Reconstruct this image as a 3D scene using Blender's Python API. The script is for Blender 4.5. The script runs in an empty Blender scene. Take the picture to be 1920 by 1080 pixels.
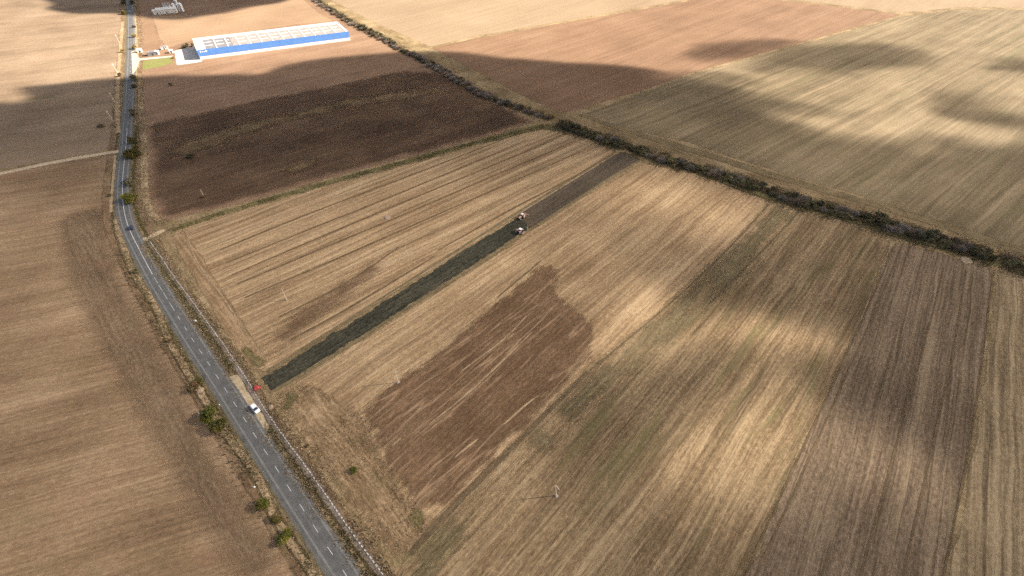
import bpy, bmesh, math, random
import numpy as np
from mathutils import Vector, Matrix
from mathutils.geometry import delaunay_2d_cdt

R = math.radians
random.seed(7)
rng = np.random.default_rng(11)
sc = bpy.context.scene
col = sc.collection

# ------------------------------------------------------------------ camera
CAM_H, CAM_PITCH, CAM_F = 157.14, 44.85, 860.0        # metres, degrees below horizon, focal length for a 1920 wide frame
cam_d = bpy.data.cameras.new('camera')
cam_d.sensor_width = 36.0
cam_d.lens = CAM_F / 1920.0 * 36.0
cam_d.clip_start = 1.0
cam_d.clip_end = 12000.0
cam = bpy.data.objects.new('camera', cam_d)
cam.location = (0, 0, CAM_H)
cam.rotation_euler = (R(90 - CAM_PITCH), 0, 0)
col.objects.link(cam)
sc.camera = cam

# ------------------------------------------------------------------ sky, sun, exposure
SUN_EL, SUN_AZ = 30.0, 8.0                            # azimuth from +X towards +Y
world = bpy.data.worlds.new('World')
sc.world = world
world.use_nodes = True
wn = world.node_tree.nodes
sky = wn.new('ShaderNodeTexSky')
sky.sky_type = 'NISHITA'
sky.sun_disc = False
sky.sun_elevation = R(SUN_EL)
sky.sun_rotation = R(90 - SUN_AZ)
sky.air_density = 1.0
sky.dust_density = 2.5
sky.ozone_density = 0.6
world.node_tree.links.new(sky.outputs[0], wn['Background'].inputs[0])
wn['Background'].inputs[1].default_value = 0.06
SUN = Vector((math.cos(R(SUN_EL)) * math.cos(R(SUN_AZ)), math.cos(R(SUN_EL)) * math.sin(R(SUN_AZ)), math.sin(R(SUN_EL))))
sun_d = bpy.data.lights.new('sun', 'SUN')
sun_d.energy = 5.0
sun_d.angle = R(0.53)
sun_d.color = (1.0, 0.925, 0.83)
sun = bpy.data.objects.new('sun', sun_d)
sun.rotation_euler = SUN.to_track_quat('Z', 'Y').to_euler()
sun.location = (300, 0, 500)
col.objects.link(sun)
sc.view_settings.view_transform = 'Standard'
sc.view_settings.look = 'None'
sc.view_settings.gamma = 1.0
sc.view_settings.use_curve_mapping = False
sc.view_settings.exposure = 1.92
sc.cycles.max_bounces = 6
sc.cycles.diffuse_bounces = 3
sc.cycles.transparent_max_bounces = 16
sc.cycles.use_denoising = False

# ------------------------------------------------------------------ helpers: survey points, meshes, materials
_cp, _sp = math.cos(R(CAM_PITCH)), math.sin(R(CAM_PITCH))
def P(x, y, z=0.0):
    """ground survey point (metres) read off the photograph"""
    a, b = (x - 960) / CAM_F, (540 - y) / CAM_F
    vx, vy, vz = a, _cp + b * _sp, -_sp + b * _cp
    k = (CAM_H - z) / -vz
    return Vector((vx * k, vy * k, z))
def P2(x, y):
    v = P(x, y); return np.array((v.x, v.y))
def ang(a, b):
    v = P(*b) - P(*a); return math.atan2(v.y, v.x)

def tag(o, label=None, cat=None, group=None, kind=None):
    if label: o['label'] = label
    if cat: o['category'] = cat
    if group: o['group'] = group
    if kind: o['kind'] = kind
    return o
def obj(name, me, parent=None, mat=None):
    o = bpy.data.objects.new(name, me)
    col.objects.link(o)
    if mat is not None and len(me.materials) == 0: me.materials.append(mat)
    if parent is not None: o.parent = parent
    return o
def empty(name, loc=(0, 0, 0), rz=0.0):
    o = bpy.data.objects.new(name, None)
    o.location = loc; o.rotation_euler = (0, 0, rz); o.empty_display_size = 0.5
    col.objects.link(o)
    return o
def pymesh(name, v, f):
    me = bpy.data.meshes.new(name); me.from_pydata(v, [], f); me.update(); return me
def npmesh(name, v, f, attrs=None, colors=None):
    """fast mesh from arrays; f is (n,3) or (n,4)"""
    v = np.asarray(v, np.float32); f = np.asarray(f, np.int32)
    me = bpy.data.meshes.new(name)
    n, k = f.shape
    me.vertices.add(len(v)); me.vertices.foreach_set('co', v.ravel())
    me.loops.add(n * k); me.loops.foreach_set('vertex_index', f.ravel())
    me.polygons.add(n)
    me.polygons.foreach_set('loop_start', np.arange(0, n * k, k, dtype=np.int32))
    me.polygons.foreach_set('loop_total', np.full(n, k, np.int32))
    for nm, a in (attrs or {}).items():
        at = me.attributes.new(nm, 'FLOAT', 'POINT'); at.data.foreach_set('value', np.asarray(a, np.float32))
    if colors is not None:
        at = me.attributes.new('Col', 'FLOAT_COLOR', 'POINT')
        c = np.ones((len(v), 4), np.float32); c[:, :3] = colors
        at.data.foreach_set('color', c.ravel())
    me.update(calc_edges=True); me.validate()
    return me
class MB:
    """collects boxes, tubes and prisms into one mesh"""
    def __init__(s): s.v = []; s.f = []
    def add(s, vs, fs):
        o = len(s.v); s.v += [tuple(p) for p in vs]; s.f += [tuple(i + o for i in q) for q in fs]; return s
    def box(s, x0, x1, y0, y1, z0, z1, top=1.0, M=None):
        cx, cy = (x0 + x1) / 2, (y0 + y1) / 2
        vs = [(x0, y0, z0), (x1, y0, z0), (x1, y1, z0), (x0, y1, z0)]
        vs += [(cx + (x - cx) * top, cy + (y - cy) * top, z1) for x, y, z in vs]
        if M is not None: vs = [tuple(M @ Vector(p)) for p in vs]
        return s.add(vs, [(3, 2, 1, 0), (4, 5, 6, 7), (0, 1, 5, 4), (1, 2, 6, 5), (2, 3, 7, 6), (3, 0, 4, 7)])
    def tube(s, a, b, ra, rb, n=8):
        a, b = Vector(a), Vector(b); d = (b - a).normalized()
        u = d.orthogonal().normalized(); w = d.cross(u)
        vs = []
        for c, r in ((a, ra), (b, rb)):
            for i in range(n):
                t = 2 * math.pi * i / n; vs.append(c + (u * math.cos(t) + w * math.sin(t)) * r)
        fs = [(i, (i + 1) % n, n + (i + 1) % n, n + i) for i in range(n)] + [tuple(range(n - 1, -1, -1)), tuple(range(n, 2 * n))]
        return s.add(vs, fs)
    def loft(s, secs):
        """closed loft through equal length rings of points"""
        n = len(secs[0]); vs = [p for r in secs for p in r]; fs = []
        for k in range(len(secs) - 1):
            for i in range(n):
                j = (i + 1) % n; fs.append((k * n + i, k * n + j, (k + 1) * n + j, (k + 1) * n + i))
        fs += [tuple(range(n - 1, -1, -1)), tuple(range((len(secs) - 1) * n, len(secs) * n))]
        return s.add(vs, fs)
    def mesh(s, name): return pymesh(name, s.v, s.f)
    def build(s, name, mat, parent=None): return obj(name, s.mesh(name), parent, mat)

class NT:
    """tiny node-tree writer"""
    def __init__(s, name):
        s.m = bpy.data.materials.new(name); s.m.use_nodes = True
        s.t = s.m.node_tree; s.b = s.t.nodes['Principled BSDF']; s.out = s.t.nodes['Material Output']
    def n(s, t, **k):
        x = s.t.nodes.new(t)
        for a, v in k.items(): setattr(x, a, v)
        return x
    def l(s, a, b): s.t.links.new(a, b)
    def val(s, sock, v):
        if hasattr(v, 'is_output') or isinstance(v, bpy.types.NodeSocket): s.l(v, sock)
        else: sock.default_value = v
    def math(s, op, a, b=0.0, clamp=False):
        x = s.n('ShaderNodeMath', operation=op, use_clamp=clamp); s.val(x.inputs[0], a); s.val(x.inputs[1], b); return x.outputs[0]
    def vec(s, x, y, z=0.0):
        c = s.n('ShaderNodeCombineXYZ'); s.val(c.inputs[0], x); s.val(c.inputs[1], y); s.val(c.inputs[2], z); return c.outputs[0]
    def noise(s, v, scale=1.0, detail=4.0, rough=0.55, dist=0.0):
        x = s.n('ShaderNodeTexNoise'); s.l(v, x.inputs['Vector'])
        x.inputs['Scale'].default_value = scale; x.inputs['Detail'].default_value = detail
        x.inputs['Roughness'].default_value = rough; x.inputs['Distortion'].default_value = dist
        return x.outputs['Fac']
    def ramp(s, fac, stops):
        x = s.n('ShaderNodeValToRGB'); s.l(fac, x.inputs[0]); e = x.color_ramp.elements
        while len(e) < len(stops): e.new(0.5)
        for i, (p, c) in enumerate(stops): e[i].position = p; e[i].color = (*c, 1)
        return x.outputs[0]
    def mix(s, fac, a, b, mode='MIX'):
        x = s.n('ShaderNodeMix', data_type='RGBA', blend_type=mode); x.clamp_factor = True
        s.val(x.inputs[0], fac)
        for so, v in ((x.inputs[6], a), (x.inputs[7], b)):
            if isinstance(v, tuple): so.default_value = (*v, 1)
            else: s.l(v, so)
        return x.outputs[2]
    def maprange(s, v, a, b, c=0.0, d=1.0):
        x = s.n('ShaderNodeMapRange'); s.val(x.inputs[0], v)
        for i, q in enumerate((a, b, c, d)): x.inputs[i + 1].default_value = q
        return x.outputs[0]
    def fade_out(s, alpha):
        """mix the surface with transparency where the strip or field thins out"""
        tr = s.n('ShaderNodeBsdfTransparent'); mx = s.n('ShaderNodeMixShader')
        s.l(alpha, mx.inputs[0]); s.l(tr.outputs[0], mx.inputs[1]); s.l(s.b.outputs[0], mx.inputs[2])
        s.l(mx.outputs[0], s.out.inputs[0])

def plain(name, c, rough=0.7, metal=0.0, var=0.12, scale=0.8, spec=0.3):
    t = NT(name)
    geo = t.n('ShaderNodeNewGeometry')
    nz = t.noise(geo.outputs['Position'], scale, 4)
    lo = tuple(max(0, q * (1 - var * 2)) for q in c); hi = tuple(min(1, q * (1 + var * 2)) for q in c)
    t.l(t.ramp(nz, [(0.3, lo), (0.7, hi)]), t.b.inputs['Base Color'])
    t.b.inputs['Roughness'].default_value = rough; t.b.inputs['Metallic'].default_value = metal
    t.b.inputs['Specular IOR Level'].default_value = spec
    return t.m

def soil(name, a, cols, stripes=(), patch=(60, 1.2), grain=1.0, tints=(), fade=True, bump=0.25, grain_scale=0.9, ragged=1.0, wob=1.0, soft=0.2, gain=1.0, lines=()):
    """field surface. a: row direction; cols: dark, mid, light; stripes: (row width m, run length m, weight);
    tints: (colour, across m, along m, threshold, amount)"""
    t = NT(name)
    warm = lambda c: (min(1, c[0] * 1.06 * gain), min(1, c[1] * 1.0 * gain), min(1, c[2] * 0.87 * gain))
    cols = [warm(c) for c in cols]; tints = [(warm(x[0]), *x[1:]) for x in tints]
    geo = t.n('ShaderNodeNewGeometry')
    rot = t.n('ShaderNodeVectorRotate', rotation_type='Z_AXIS'); t.l(geo.outputs['Position'], rot.inputs['Vector']); rot.inputs['Angle'].default_value = -a
    sep = t.n('ShaderNodeSeparateXYZ'); t.l(rot.outputs[0], sep.inputs[0])
    u, v = sep.outputs[0], sep.outputs[1]
    # rows wander a little
    w1 = t.noise(t.vec(t.math('MULTIPLY', u, 0.02), t.math('MULTIPLY', v, 0.03)), 1.0, 2)
    v = t.math('ADD', v, t.math('MULTIPLY', t.math('SUBTRACT', w1, 0.5), 3.0 * wob))
    fac = 0.5
    rows = None
    for i, (wd, ln, wt) in enumerate(stripes):
        nz = t.noise(t.vec(t.math('DIVIDE', u, ln), t.math('DIVIDE', v, wd), 13.7 * i), 1.0, 5, 0.7)
        fac = t.math('ADD', fac, t.math('MULTIPLY', t.math('SUBTRACT', nz, 0.5), wt))
        rows = nz if rows is None else rows
    pn = t.noise(geo.outputs['Position'], 1.0 / patch[0], 6, 0.6)
    fac = t.math('ADD', fac, t.math('MULTIPLY', t.math('SUBTRACT', pn, 0.5), patch[1]))
    gn = t.noise(t.vec(t.math('MULTIPLY', u, 0.55), v), grain_scale, 6, 0.8)
    fac = t.math('ADD', fac, t.math('MULTIPLY', t.math('SUBTRACT', gn, 0.5), grain * 1.5))
    base = t.ramp(fac, [(0.12, cols[0]), (0.5, cols[1]), (0.88, cols[2])])
    for i, (tc, ac, al, th, am) in enumerate(tints):
        tn = t.noise(t.vec(t.math('DIVIDE', u, al), t.math('DIVIDE', v, ac), 51.3 + 7 * i), 1.0, 5, 0.65)
        base = t.mix(t.math('MULTIPLY', t.maprange(tn, th, th + 0.16), am), base, tc)
    for i, (sp, run, th, am, lc) in enumerate(lines):
        lnz = t.noise(t.vec(t.math('DIVIDE', u, run), t.math('DIVIDE', v, sp), 91.7 + 11 * i), 1.0, 2, 0.5)
        brk = t.maprange(t.noise(t.vec(t.math('DIVIDE', u, 22.0), t.math('DIVIDE', v, 2.0), 3.3 + i), 1.0, 4, 0.7), 0.36, 0.56)
        base = t.mix(t.math('MULTIPLY', t.math('MULTIPLY', t.maprange(t.math('ABSOLUTE', t.math('SUBTRACT', lnz, th)), 0.035, 0.0), am), brk), base, warm(lc))
    t.l(base, t.b.inputs['Base Color'])
    t.b.inputs['Roughness'].default_value = 0.95
    t.b.inputs['Specular IOR Level'].default_value = 0.08
    bp = t.n('ShaderNodeBump'); bp.inputs['Strength'].default_value = bump; bp.inputs['Distance'].default_value = 0.35
    hgt = gn if rows is None else t.math('ADD', gn, t.math('MULTIPLY', rows, 0.8))
    t.l(hgt, bp.inputs['Height']); t.l(bp.outputs[0], t.b.inputs['Normal'])
    if fade:
        at = t.n('ShaderNodeAttribute', attribute_name='edge')
        en = t.noise(t.vec(t.math('MULTIPLY', u, 0.22), v, 7.7), 0.55, 5, 0.7)
        e2 = t.math('ADD', at.outputs['Fac'], t.math('MULTIPLY', t.math('SUBTRACT', en, 0.5), 1.5 * ragged))
        t.fade_out(t.math('MULTIPLY', t.maprange(e2, 0.5 - soft, 0.5 + soft), t.maprange(at.outputs['Fac'], 0.0, min(0.9, soft))))
    return t.m

def catmull(pts, step=2.0):
    pts = [np.asarray(p, float) for p in pts]
    q = [2 * pts[0] - pts[1]] + pts + [2 * pts[-1] - pts[-2]]
    out = []
    for i in range(1, len(q) - 2):
        n = max(2, int(np.linalg.norm(q[i + 1] - q[i]) / step))
        for k in range(n):
            s = k / n
            out.append(0.5 * ((2 * q[i]) + (-q[i - 1] + q[i + 1]) * s + (2 * q[i - 1] - 5 * q[i] + 4 * q[i + 1] - q[i + 2]) * s * s + (-q[i - 1] + 3 * q[i] - 3 * q[i + 1] + q[i + 2]) * s ** 3))
    out.append(pts[-1])
    return np.array(out)
def resample(line, step):
    d = np.r_[0, np.cumsum(np.linalg.norm(np.diff(line, axis=0), axis=1))]
    n = max(2, int(d[-1] / step) + 1); s = np.linspace(0, d[-1], n)
    return np.c_[np.interp(s, d, line[:, 0]), np.interp(s, d, line[:, 1])], s
def normals(line):
    t = np.gradient(line, axis=0); t /= np.linalg.norm(t, axis=1)[:, None] + 1e-9
    return np.c_[-t[:, 1], t[:, 0]], t
def ground_line(px, step=2.0): return catmull([P2(*p) for p in px], step)

def sdist(X, Y, poly):
    """signed distance to a polygon, positive inside"""
    d = np.full(X.shape, 1e9); ins = np.zeros(X.shape, bool)
    for (ax, ay), (bx, by) in zip(poly, poly[1:] + poly[:1]):
        ex, ey = bx - ax, by - ay; px, py = X - ax, Y - ay
        t = np.clip((px * ex + py * ey) / (ex * ex + ey * ey + 1e-9), 0, 1)
        d = np.minimum(d, np.hypot(px - ex * t, py - ey * t))
        c = (ay > Y) != (by > Y)
        ins ^= c & (X < (bx - ax) * (Y - ay) / (by - ay + 1e-12) + ax)
    return np.where(ins, d, -d)
def field(name, px, mat, z, inset=1.5, step=5.0, jitter=0.35, label=None):
    """a field surface inside a surveyed outline; its rim carries edge = 0, its inside edge = 1"""
    pts = [P2(*p) for p in px]
    ring = []
    for a, b in zip(pts, pts[1:] + pts[:1]):
        n = max(1, int(np.linalg.norm(b - a) / step))
        ring += [a + (b - a) * k / n for k in range(n)]
    ring = np.array(ring)
    area = 0.5 * np.sum(ring[:, 0] * np.roll(ring[:, 1], -1) - np.roll(ring[:, 0], -1) * ring[:, 1])
    if area < 0: ring = ring[::-1]
    ring = ring + rng.normal(0, jitter, ring.shape)
    t = np.roll(ring, -2, 0) - np.roll(ring, 2, 0); t /= np.linalg.norm(t, axis=1)[:, None] + 1e-9
    inner = ring + np.c_[-t[:, 1], t[:, 0]] * inset
    pl = [tuple(p) for p in ring]
    inner = inner[sdist(inner[:, 0], inner[:, 1], pl) > 0.8 * inset]
    n = len(ring)
    vv, _, ff, _, _, _ = delaunay_2d_cdt([Vector(p) for p in ring] + [Vector(p) for p in inner], [(i, (i + 1) % n) for i in range(n)], [], 1, 1e-4)
    xy = np.array([(p.x, p.y) for p in vv])
    me = npmesh(name, np.c_[xy, np.full(len(xy), z)], np.array(ff), {'edge': np.clip(sdist(xy[:, 0], xy[:, 1], pl) / inset, 0, 1)})
    o = obj(name, me, None, mat); o['kind'] = 'structure'
    if label: o['label'] = label
    return o
def strip(name, px, width, mat, z, parent=None, kind='structure', world=False, step=2.0, off=0.0, jit=0.0, crown=0.0, label=None):
    """ribbon along a surveyed line: edge = 0 on its rims, 1 along the middle"""
    line = np.asarray(px, float) if world else ground_line(px, step)
    line, s = resample(line, step)
    nr, _ = normals(line)
    w = np.interp(np.linspace(0, 1, len(line)), np.linspace(0, 1, len(width)), width) if isinstance(width, (list, tuple)) else np.full(len(line), width)
    c = line + nr * off
    cols_ = [-1.0, -0.55, 0.0, 0.55, 1.0]
    V, A = [], []
    for k in cols_:
        q = c + nr * (w * 0.5 * k + rng.normal(0, jit, len(line)) * (abs(k) > 0.9))[:, None]
        V.append(np.c_[q, np.full(len(q), z + crown * (1 - abs(k)))]); A.append(np.full(len(q), 1.0 - max(0, (abs(k) - 0.55) / 0.45)))
    m = len(line); V = np.concatenate(V); A = np.concatenate(A)
    for e in (0, m - 1):
        for k in range(5): A[k * m + e] = 0.0
    F = [(k * m + i + 1, k * m + i, (k + 1) * m + i, (k + 1) * m + i + 1) for k in range(4) for i in range(m - 1)]
    F = [f[::-1] for f in F]
    o = obj(name, npmesh(name, V, F, {'edge': A}), parent, mat)
    if parent is None: o['kind'] = kind
    if label: o['label'] = label
    return o

# ------------------------------------------------------------------ cloud layer: broken cloud between the sun and the fields
def vnoise(x, y, s, seed, octv=4):
    r = np.random.default_rng(seed); tab = r.random((256, 256)); out = 0; amp = 1; tot = 0
    for o in range(octv):
        gx, gy = x / s * 2 ** o + 17.3 * o, y / s * 2 ** o + 5.1 * o
        ix, iy = np.floor(gx).astype(int), np.floor(gy).astype(int); fx, fy = gx - ix, gy - iy
        fx = fx * fx * (3 - 2 * fx); fy = fy * fy * (3 - 2 * fy)
        g = lambda a, b: tab[a % 256, b % 256]
        out = out + amp * ((g(ix, iy) * (1 - fx) + g(ix + 1, iy) * fx) * (1 - fy) + (g(ix, iy + 1) * (1 - fx) + g(ix + 1, iy + 1) * fx) * fy)
        tot += amp; amp *= 0.5
    return out / tot
def ell(cx, cy, rx, ry, rot=0.0, n=24):
    c, s = math.cos(R(rot)), math.sin(R(rot)); o = []
    for i in range(n):
        a = 2 * math.pi * i / n; x, y = rx * math.cos(a), ry * math.sin(a); o.append((cx + x * c - y * s, cy + x * s + y * c))
    return o
def sstep(x): x = np.clip(x, 0, 1); return x * x * (3 - 2 * x)

CLOUD_H, CSTEP = 430.0, 8.0
gx = np.arange(-1350, 1650, CSTEP); gy = np.arange(-700, 1750, 5.0)
GX, GY = np.meshgrid(gx, gy)
wx = GX + 30 * (vnoise(GX, GY, 60, 3) - 0.5); wy = GY + 20 * (vnoise(GX, GY, 60, 4) - 0.5)
big = vnoise(GX, GY, 330, 9, 5)
T = sstep((big - 0.50) / 0.10)                                      # broken cloud all around
near = sstep((GY + 150) / 120) * sstep((640 - GY) / 60) * sstep((GX + 900) / 120) * sstep((1000 - GX) / 120)
T = T * (1 - near) + near * (0.015 + (0.16 + 0.12 * vnoise(GX, GY, 90, 21)) * sstep((330 - GY) / 150) * (1 - 0.74 * sstep((GX + 5) / 60)))  # the cloud bank over the nearer fields
LIT = [
 # (outline as seen on the ground, share of sun let through, softness m)
 ([(-500, -40), (80, -14), (95, 17), (150, 24), (235, 26), (265, 30), (330, 38), (400, 28), (470, 12), (520, 4), (575, -18), (800, -40), (1260, -40), (1310, 40), (1310, 140), (1280, 141), (1240, 132), (1150, 121),
   (1035, 113), (890, 100), (800, 94), (740, 97), (680, 101), (600, 110), (530, 124), (495, 136), (430, 137), (300, 140), (240, 144), (130, 149), (50, 158), (40, 166), (72, 180), (66, 190), (0, 192), (-500, 200)], 1.0, 5.5),
 ([(1180, -40), (1920, -40), (2400, 60), (1990, 205), (1925, 240), (1860, 258), (1770, 262), (1700, 278), (1620, 270), (1560, 262), (1490, 236), (1430, 208), (1390, 184), (1345, 168), (1300, 146), (1250, 120), (1200, 60)], 0.92, 17),
 (ell(1430, 640, 150, 40, 8), 0.80, 15), (ell(1365, 820, 150, 80, -20), 0.72, 26), (ell(1560, 850, 150, 45, 15), 0.5, 20), (ell(1190, 620, 90, 60, -38), 0.5, 18),
 (ell(1290, 385, 180, 55, 14), 0.34, 32), (ell(1130, 500, 110, 50, -35), 0.24, 24), (ell(1030, 400, 130, 60, -30), 0.2, 30), (ell(1720, 320, 330, 70, 12), 0.20, 30), (ell(1270, 235, 130, 30, 14), 0.12, 22), (ell(640, 480, 300, 80, -25), 0.22, 30),
]
DARK = [(ell(1400, 92, 105, 16, -3), 0.18, 14), (ell(1592, 112, 150, 26, -2), 0.2, 18), (ell(1460, 130, 50, 12), 0.3, 16), (ell(1915, 122, 55, 18), 0.2, 16), (ell(1330, 150, 70, 12, 5), 0.35, 14),
        (ell(1880, 210, 105, 22, 8), 0.22, 18), (ell(1900, 250, 60, 14, -30), 0.25, 14), (ell(1440, 196, 90, 10, 6), 0.15, 13), (ell(1560, 218, 60, 6, 4), 0.5, 10),
        (ell(1275, 695, 85, 26, -28), 0.04, 12), (ell(1650, 735, 170, 45, 10), 0.03, 14), (ell(1480, 530, 200, 60, 10), 0.03, 20), (ell(1235, 445, 80, 20, -25), 0.08, 14), (ell(1150, 800, 60, 60, -40), 0.06, 20)]
wx2 = GX + 85 * (vnoise(GX * 0.6, GY * 1.4, 55, 13, 5) - 0.5); wy2 = GY + 60 * (vnoise(GX * 0.6, GY * 1.4, 55, 14, 5) - 0.5)
for pl, val, sf in LIT:
    s = sdist(wx2 if sf == 17 else wx, wy2 if sf == 17 else wy, [tuple(P2(*p)) for p in pl])
    k = sstep(s / (2 * sf) + 0.5); T = np.maximum(T * 1.0, T + (val - T) * k) if val < 0.9 else T + (val - T) * k
for pl, val, sf in DARK:
    far = P2(*pl[0])[1] > 230
    s = sdist(wx2 if far else wx, wy2 if far else wy, [tuple(P2(*p)) for p in pl]); k = sstep(s / (2 * sf) + 0.5); T = T + (val - T) * k
dens = 1.0 - np.sqrt(np.clip(T, 0.0, 1.0))
th = vnoise(GX, GY, 70, 31)
sh = SUN / SUN.z * CLOUD_H
top = CLOUD_H + dens * (4 + 9 * th); bot = CLOUD_H - dens * (2 + 3 * vnoise(GX, GY, 45, 33))
ny, nx = GX.shape
V = np.concatenate([np.c_[GX.ravel() + sh.x, GY.ravel() + sh.y, top.ravel()], np.c_[GX.ravel() + sh.x, GY.ravel() + sh.y, bot.ravel()]])
idx = np.arange(ny * nx).reshape(ny, nx)
q = np.stack([idx[:-1, :-1], idx[:-1, 1:], idx[1:, 1:], idx[1:, :-1]], -1).reshape(-1, 4)
q = q[dens.ravel()[q].max(1) > 0.015]
F = np.concatenate([q, q[:, ::-1] + ny * nx])
t = NT('cloud_vapour')
at = t.n('ShaderNodeAttribute', attribute_name='cover')
df = t.n('ShaderNodeBsdfDiffuse'); df.inputs[0].default_value = (0.8, 0.8, 0.8, 1)
tl = t.n('ShaderNodeBsdfTranslucent'); tl.inputs[0].default_value = (0.8, 0.8, 0.8, 1)
m1 = t.n('ShaderNodeMixShader'); m1.inputs[0].default_value = 0.3; t.l(df.outputs[0], m1.inputs[1]); t.l(tl.outputs[0], m1.inputs[2])
tr = t.n('ShaderNodeBsdfTransparent'); m2 = t.n('ShaderNodeMixShader')
t.l(at.outputs['Fac'], m2.inputs[0]); t.l(tr.outputs[0], m2.inputs[1]); t.l(m1.outputs[0], m2.inputs[2]); t.l(m2.outputs[0], t.out.inputs[0])
cl = obj('cloud_layer', npmesh('cloud_layer', V, F, {'cover': np.tile(dens.ravel(), 2)}), None, t.m)
tag(cl, kind='structure')

# ------------------------------------------------------------------ ground and fields
A_ROW = ang((500, 730), (1190, 292))       # rows of the near fields
A_ST1 = ang((420, 492), (1003, 250))
A_FAR = ang((1270, 330), (1700, 120))
A_ROAD = ang((340, 603), (650, 1080))
A_PLO = ang((300, 240), (800, 115))
A_LEFT = ang((0, 600), (200, 560))
A_HEDGE = ang((1045, 230), (1600, 400))

m_ground = soil('dry_grass_ground', A_ROAD, [(0.10, 0.075, 0.043), (0.20, 0.148, 0.090), (0.33, 0.255, 0.165)], [(2.0, 25, 0.8)], (22, 1.4), 1.2,
                [((0.085, 0.080, 0.032), 7, 14, 0.56, 0.7)], fade=False)
g = obj('ground', pymesh('ground', [(-4000, -2500, 0), (4000, -2500, 0), (4000, 6000, 0), (-4000, 6000, 0)], [(0, 1, 2, 3)]), None, m_ground)
g['kind'] = 'structure'

# left of the road
m_left = soil('old_stubble_left', A_LEFT, [(0.105, 0.070, 0.044), (0.185, 0.127, 0.083), (0.285, 0.205, 0.140)], [(1.2, 40, 1.0), (7, 120, 0.8)], (45, 1.1), 0.9,
              [((0.13, 0.105, 0.055), 16, 30, 0.55, 0.45), ((0.185, 0.105, 0.075), 20, 50, 0.56, 0.5)], gain=1.2, lines=((5.0, 200, 0.47, 0.22, (0.09, 0.064, 0.042)),))
field('stubble_field_left', [(-900, 470), (-300, 385), (0, 325), (120, 304), (222, 289), (216, 330), (210, 370), (210, 410), (216, 450), (236, 508), (290, 600), (345, 704), (400, 805), (470, 910), (530, 1015), (585, 1100), (700, 1300), (300, 1500), (-900, 1500)], m_left, 0.02, 1.0)
m_head = soil('headland_left', A_ROAD, [(0.098, 0.068, 0.046), (0.172, 0.121, 0.083), (0.262, 0.190, 0.133)], [(1.4, 40, 0.9), (5, 120, 0.7)], (30, 1.3), 1.4,
              [((0.12, 0.10, 0.055), 8, 26, 0.56, 0.5), ((0.17, 0.092, 0.066), 9, 30, 0.58, 0.5)], soft=0.9, gain=1.0, lines=((6.0, 300, 0.47, 0.3, (0.08, 0.056, 0.038)),))
field('headland', [(95, 400), (210, 380), (216, 450), (236, 508), (290, 600), (345, 704), (400, 805), (470, 910), (530, 1015), (585, 1100), (440, 1120), (330, 950), (250, 800), (190, 690), (140, 590), (105, 480)], m_head, 0.04, 8.5, jitter=0.5)
m_ul = soil('worn_field_upper_left', A_LEFT + 0.1, [(0.135, 0.096, 0.068), (0.212, 0.156, 0.113), (0.275, 0.207, 0.155)], [(3, 60, 0.7), (14, 120, 0.8)], (70, 1.4), 1.0,
            [((0.10, 0.095, 0.048), 14, 40, 0.58, 0.6)])
field('worn_field_upper_left', [(-900, 450), (-300, 375), (0, 318), (120, 297), (212, 279), (210, 235), (213, 200), (216, 150), (222, 110), (228, 60), (231, 20), (234, -40), (-600, -40)], m_ul, 0.02, 1.5)

# ploughed field and the warehouse's field to the right of the road
m_plo = soil('brown_ploughland', A_PLO, [(0.125, 0.080, 0.055), (0.205, 0.134, 0.094), (0.285, 0.193, 0.138)], [(2.5, 70, 0.6), (9, 160, 0.7)], (60, 1.0), 0.9)
field('brown_ploughland', [(262, -40), (560, -40), (585, 0), (640, 30), (720, 72), (800, 112), (870, 155), (950, 200), (1005, 229), (900, 260), (760, 297), (600, 339), (440, 385), (330, 410), (305, 418), (286, 396), (277, 340), (270, 250), (264, 140), (262, 60)], m_plo, 0.02, 1.0)
m_wet = soil('damp_ploughland', A_PLO, [(0.052, 0.035, 0.026), (0.095, 0.061, 0.042), (0.15, 0.100, 0.068)], [(2.5, 60, 0.7), (10, 160, 0.9)], (40, 1.4), 0.8,
             [((0.170, 0.122, 0.072), 7, 40, 0.60, 0.45)], soft=0.75)
field('damp_ploughland', [(272, 232), (350, 215), (480, 186), (640, 155), (760, 130), (840, 137), (950, 200), (1003, 229), (900, 260), (760, 296), (600, 338), (440, 384), (330, 409), (305, 417), (286, 395), (277, 340)], m_wet, 0.04, 9.0, jitter=1.0)
m_weed = soil('weedy_patch', A_PLO, [(0.088, 0.060, 0.038), (0.135, 0.094, 0.058), (0.20, 0.145, 0.09)], [(3, 40, 0.8)], (14, 1.5), 1.0,
              [((0.11, 0.092, 0.045), 6, 25, 0.55, 0.5)], soft=0.6, ragged=2.4)
field('weedy_patch', [(300, 285), (340, 262), (480, 222), (660, 180), (820, 160), (850, 172), (760, 190), (640, 206), (470, 250), (390, 280), (320, 302)], m_weed, 0.06, 9.0, jitter=1.5)
field('weedy_patch', [(520, 325), (560, 300), (610, 290), (600, 308), (550, 330)], m_weed, 0.06, 6.0, jitter=1.0)
m_lit = soil('sandy_stubble', A_PLO, [(0.19, 0.128, 0.086), (0.245, 0.170, 0.117), (0.30, 0.215, 0.152)], [(4, 80, 0.6)], (60, 1.0), 0.7)
field('sandy_stubble_far', [(284, 30), (420, 26), (560, -6), (572, 0), (600, 25), (630, 40), (560, 46), (450, 62), (362, 76), (310, 92), (296, 70)], m_lit, 0.04, 2.0)
m_strip_far = soil('bare_plot', R(95), [(0.15, 0.095, 0.065), (0.205, 0.135, 0.092), (0.25, 0.17, 0.12)], [(4, 80, 0.6)], (40, 0.8), 0.7)
field('bare_plot', [(263, 30), (283, 30), (302, 86), (268, 92)], m_strip_far, 0.05, 1.0)

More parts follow.
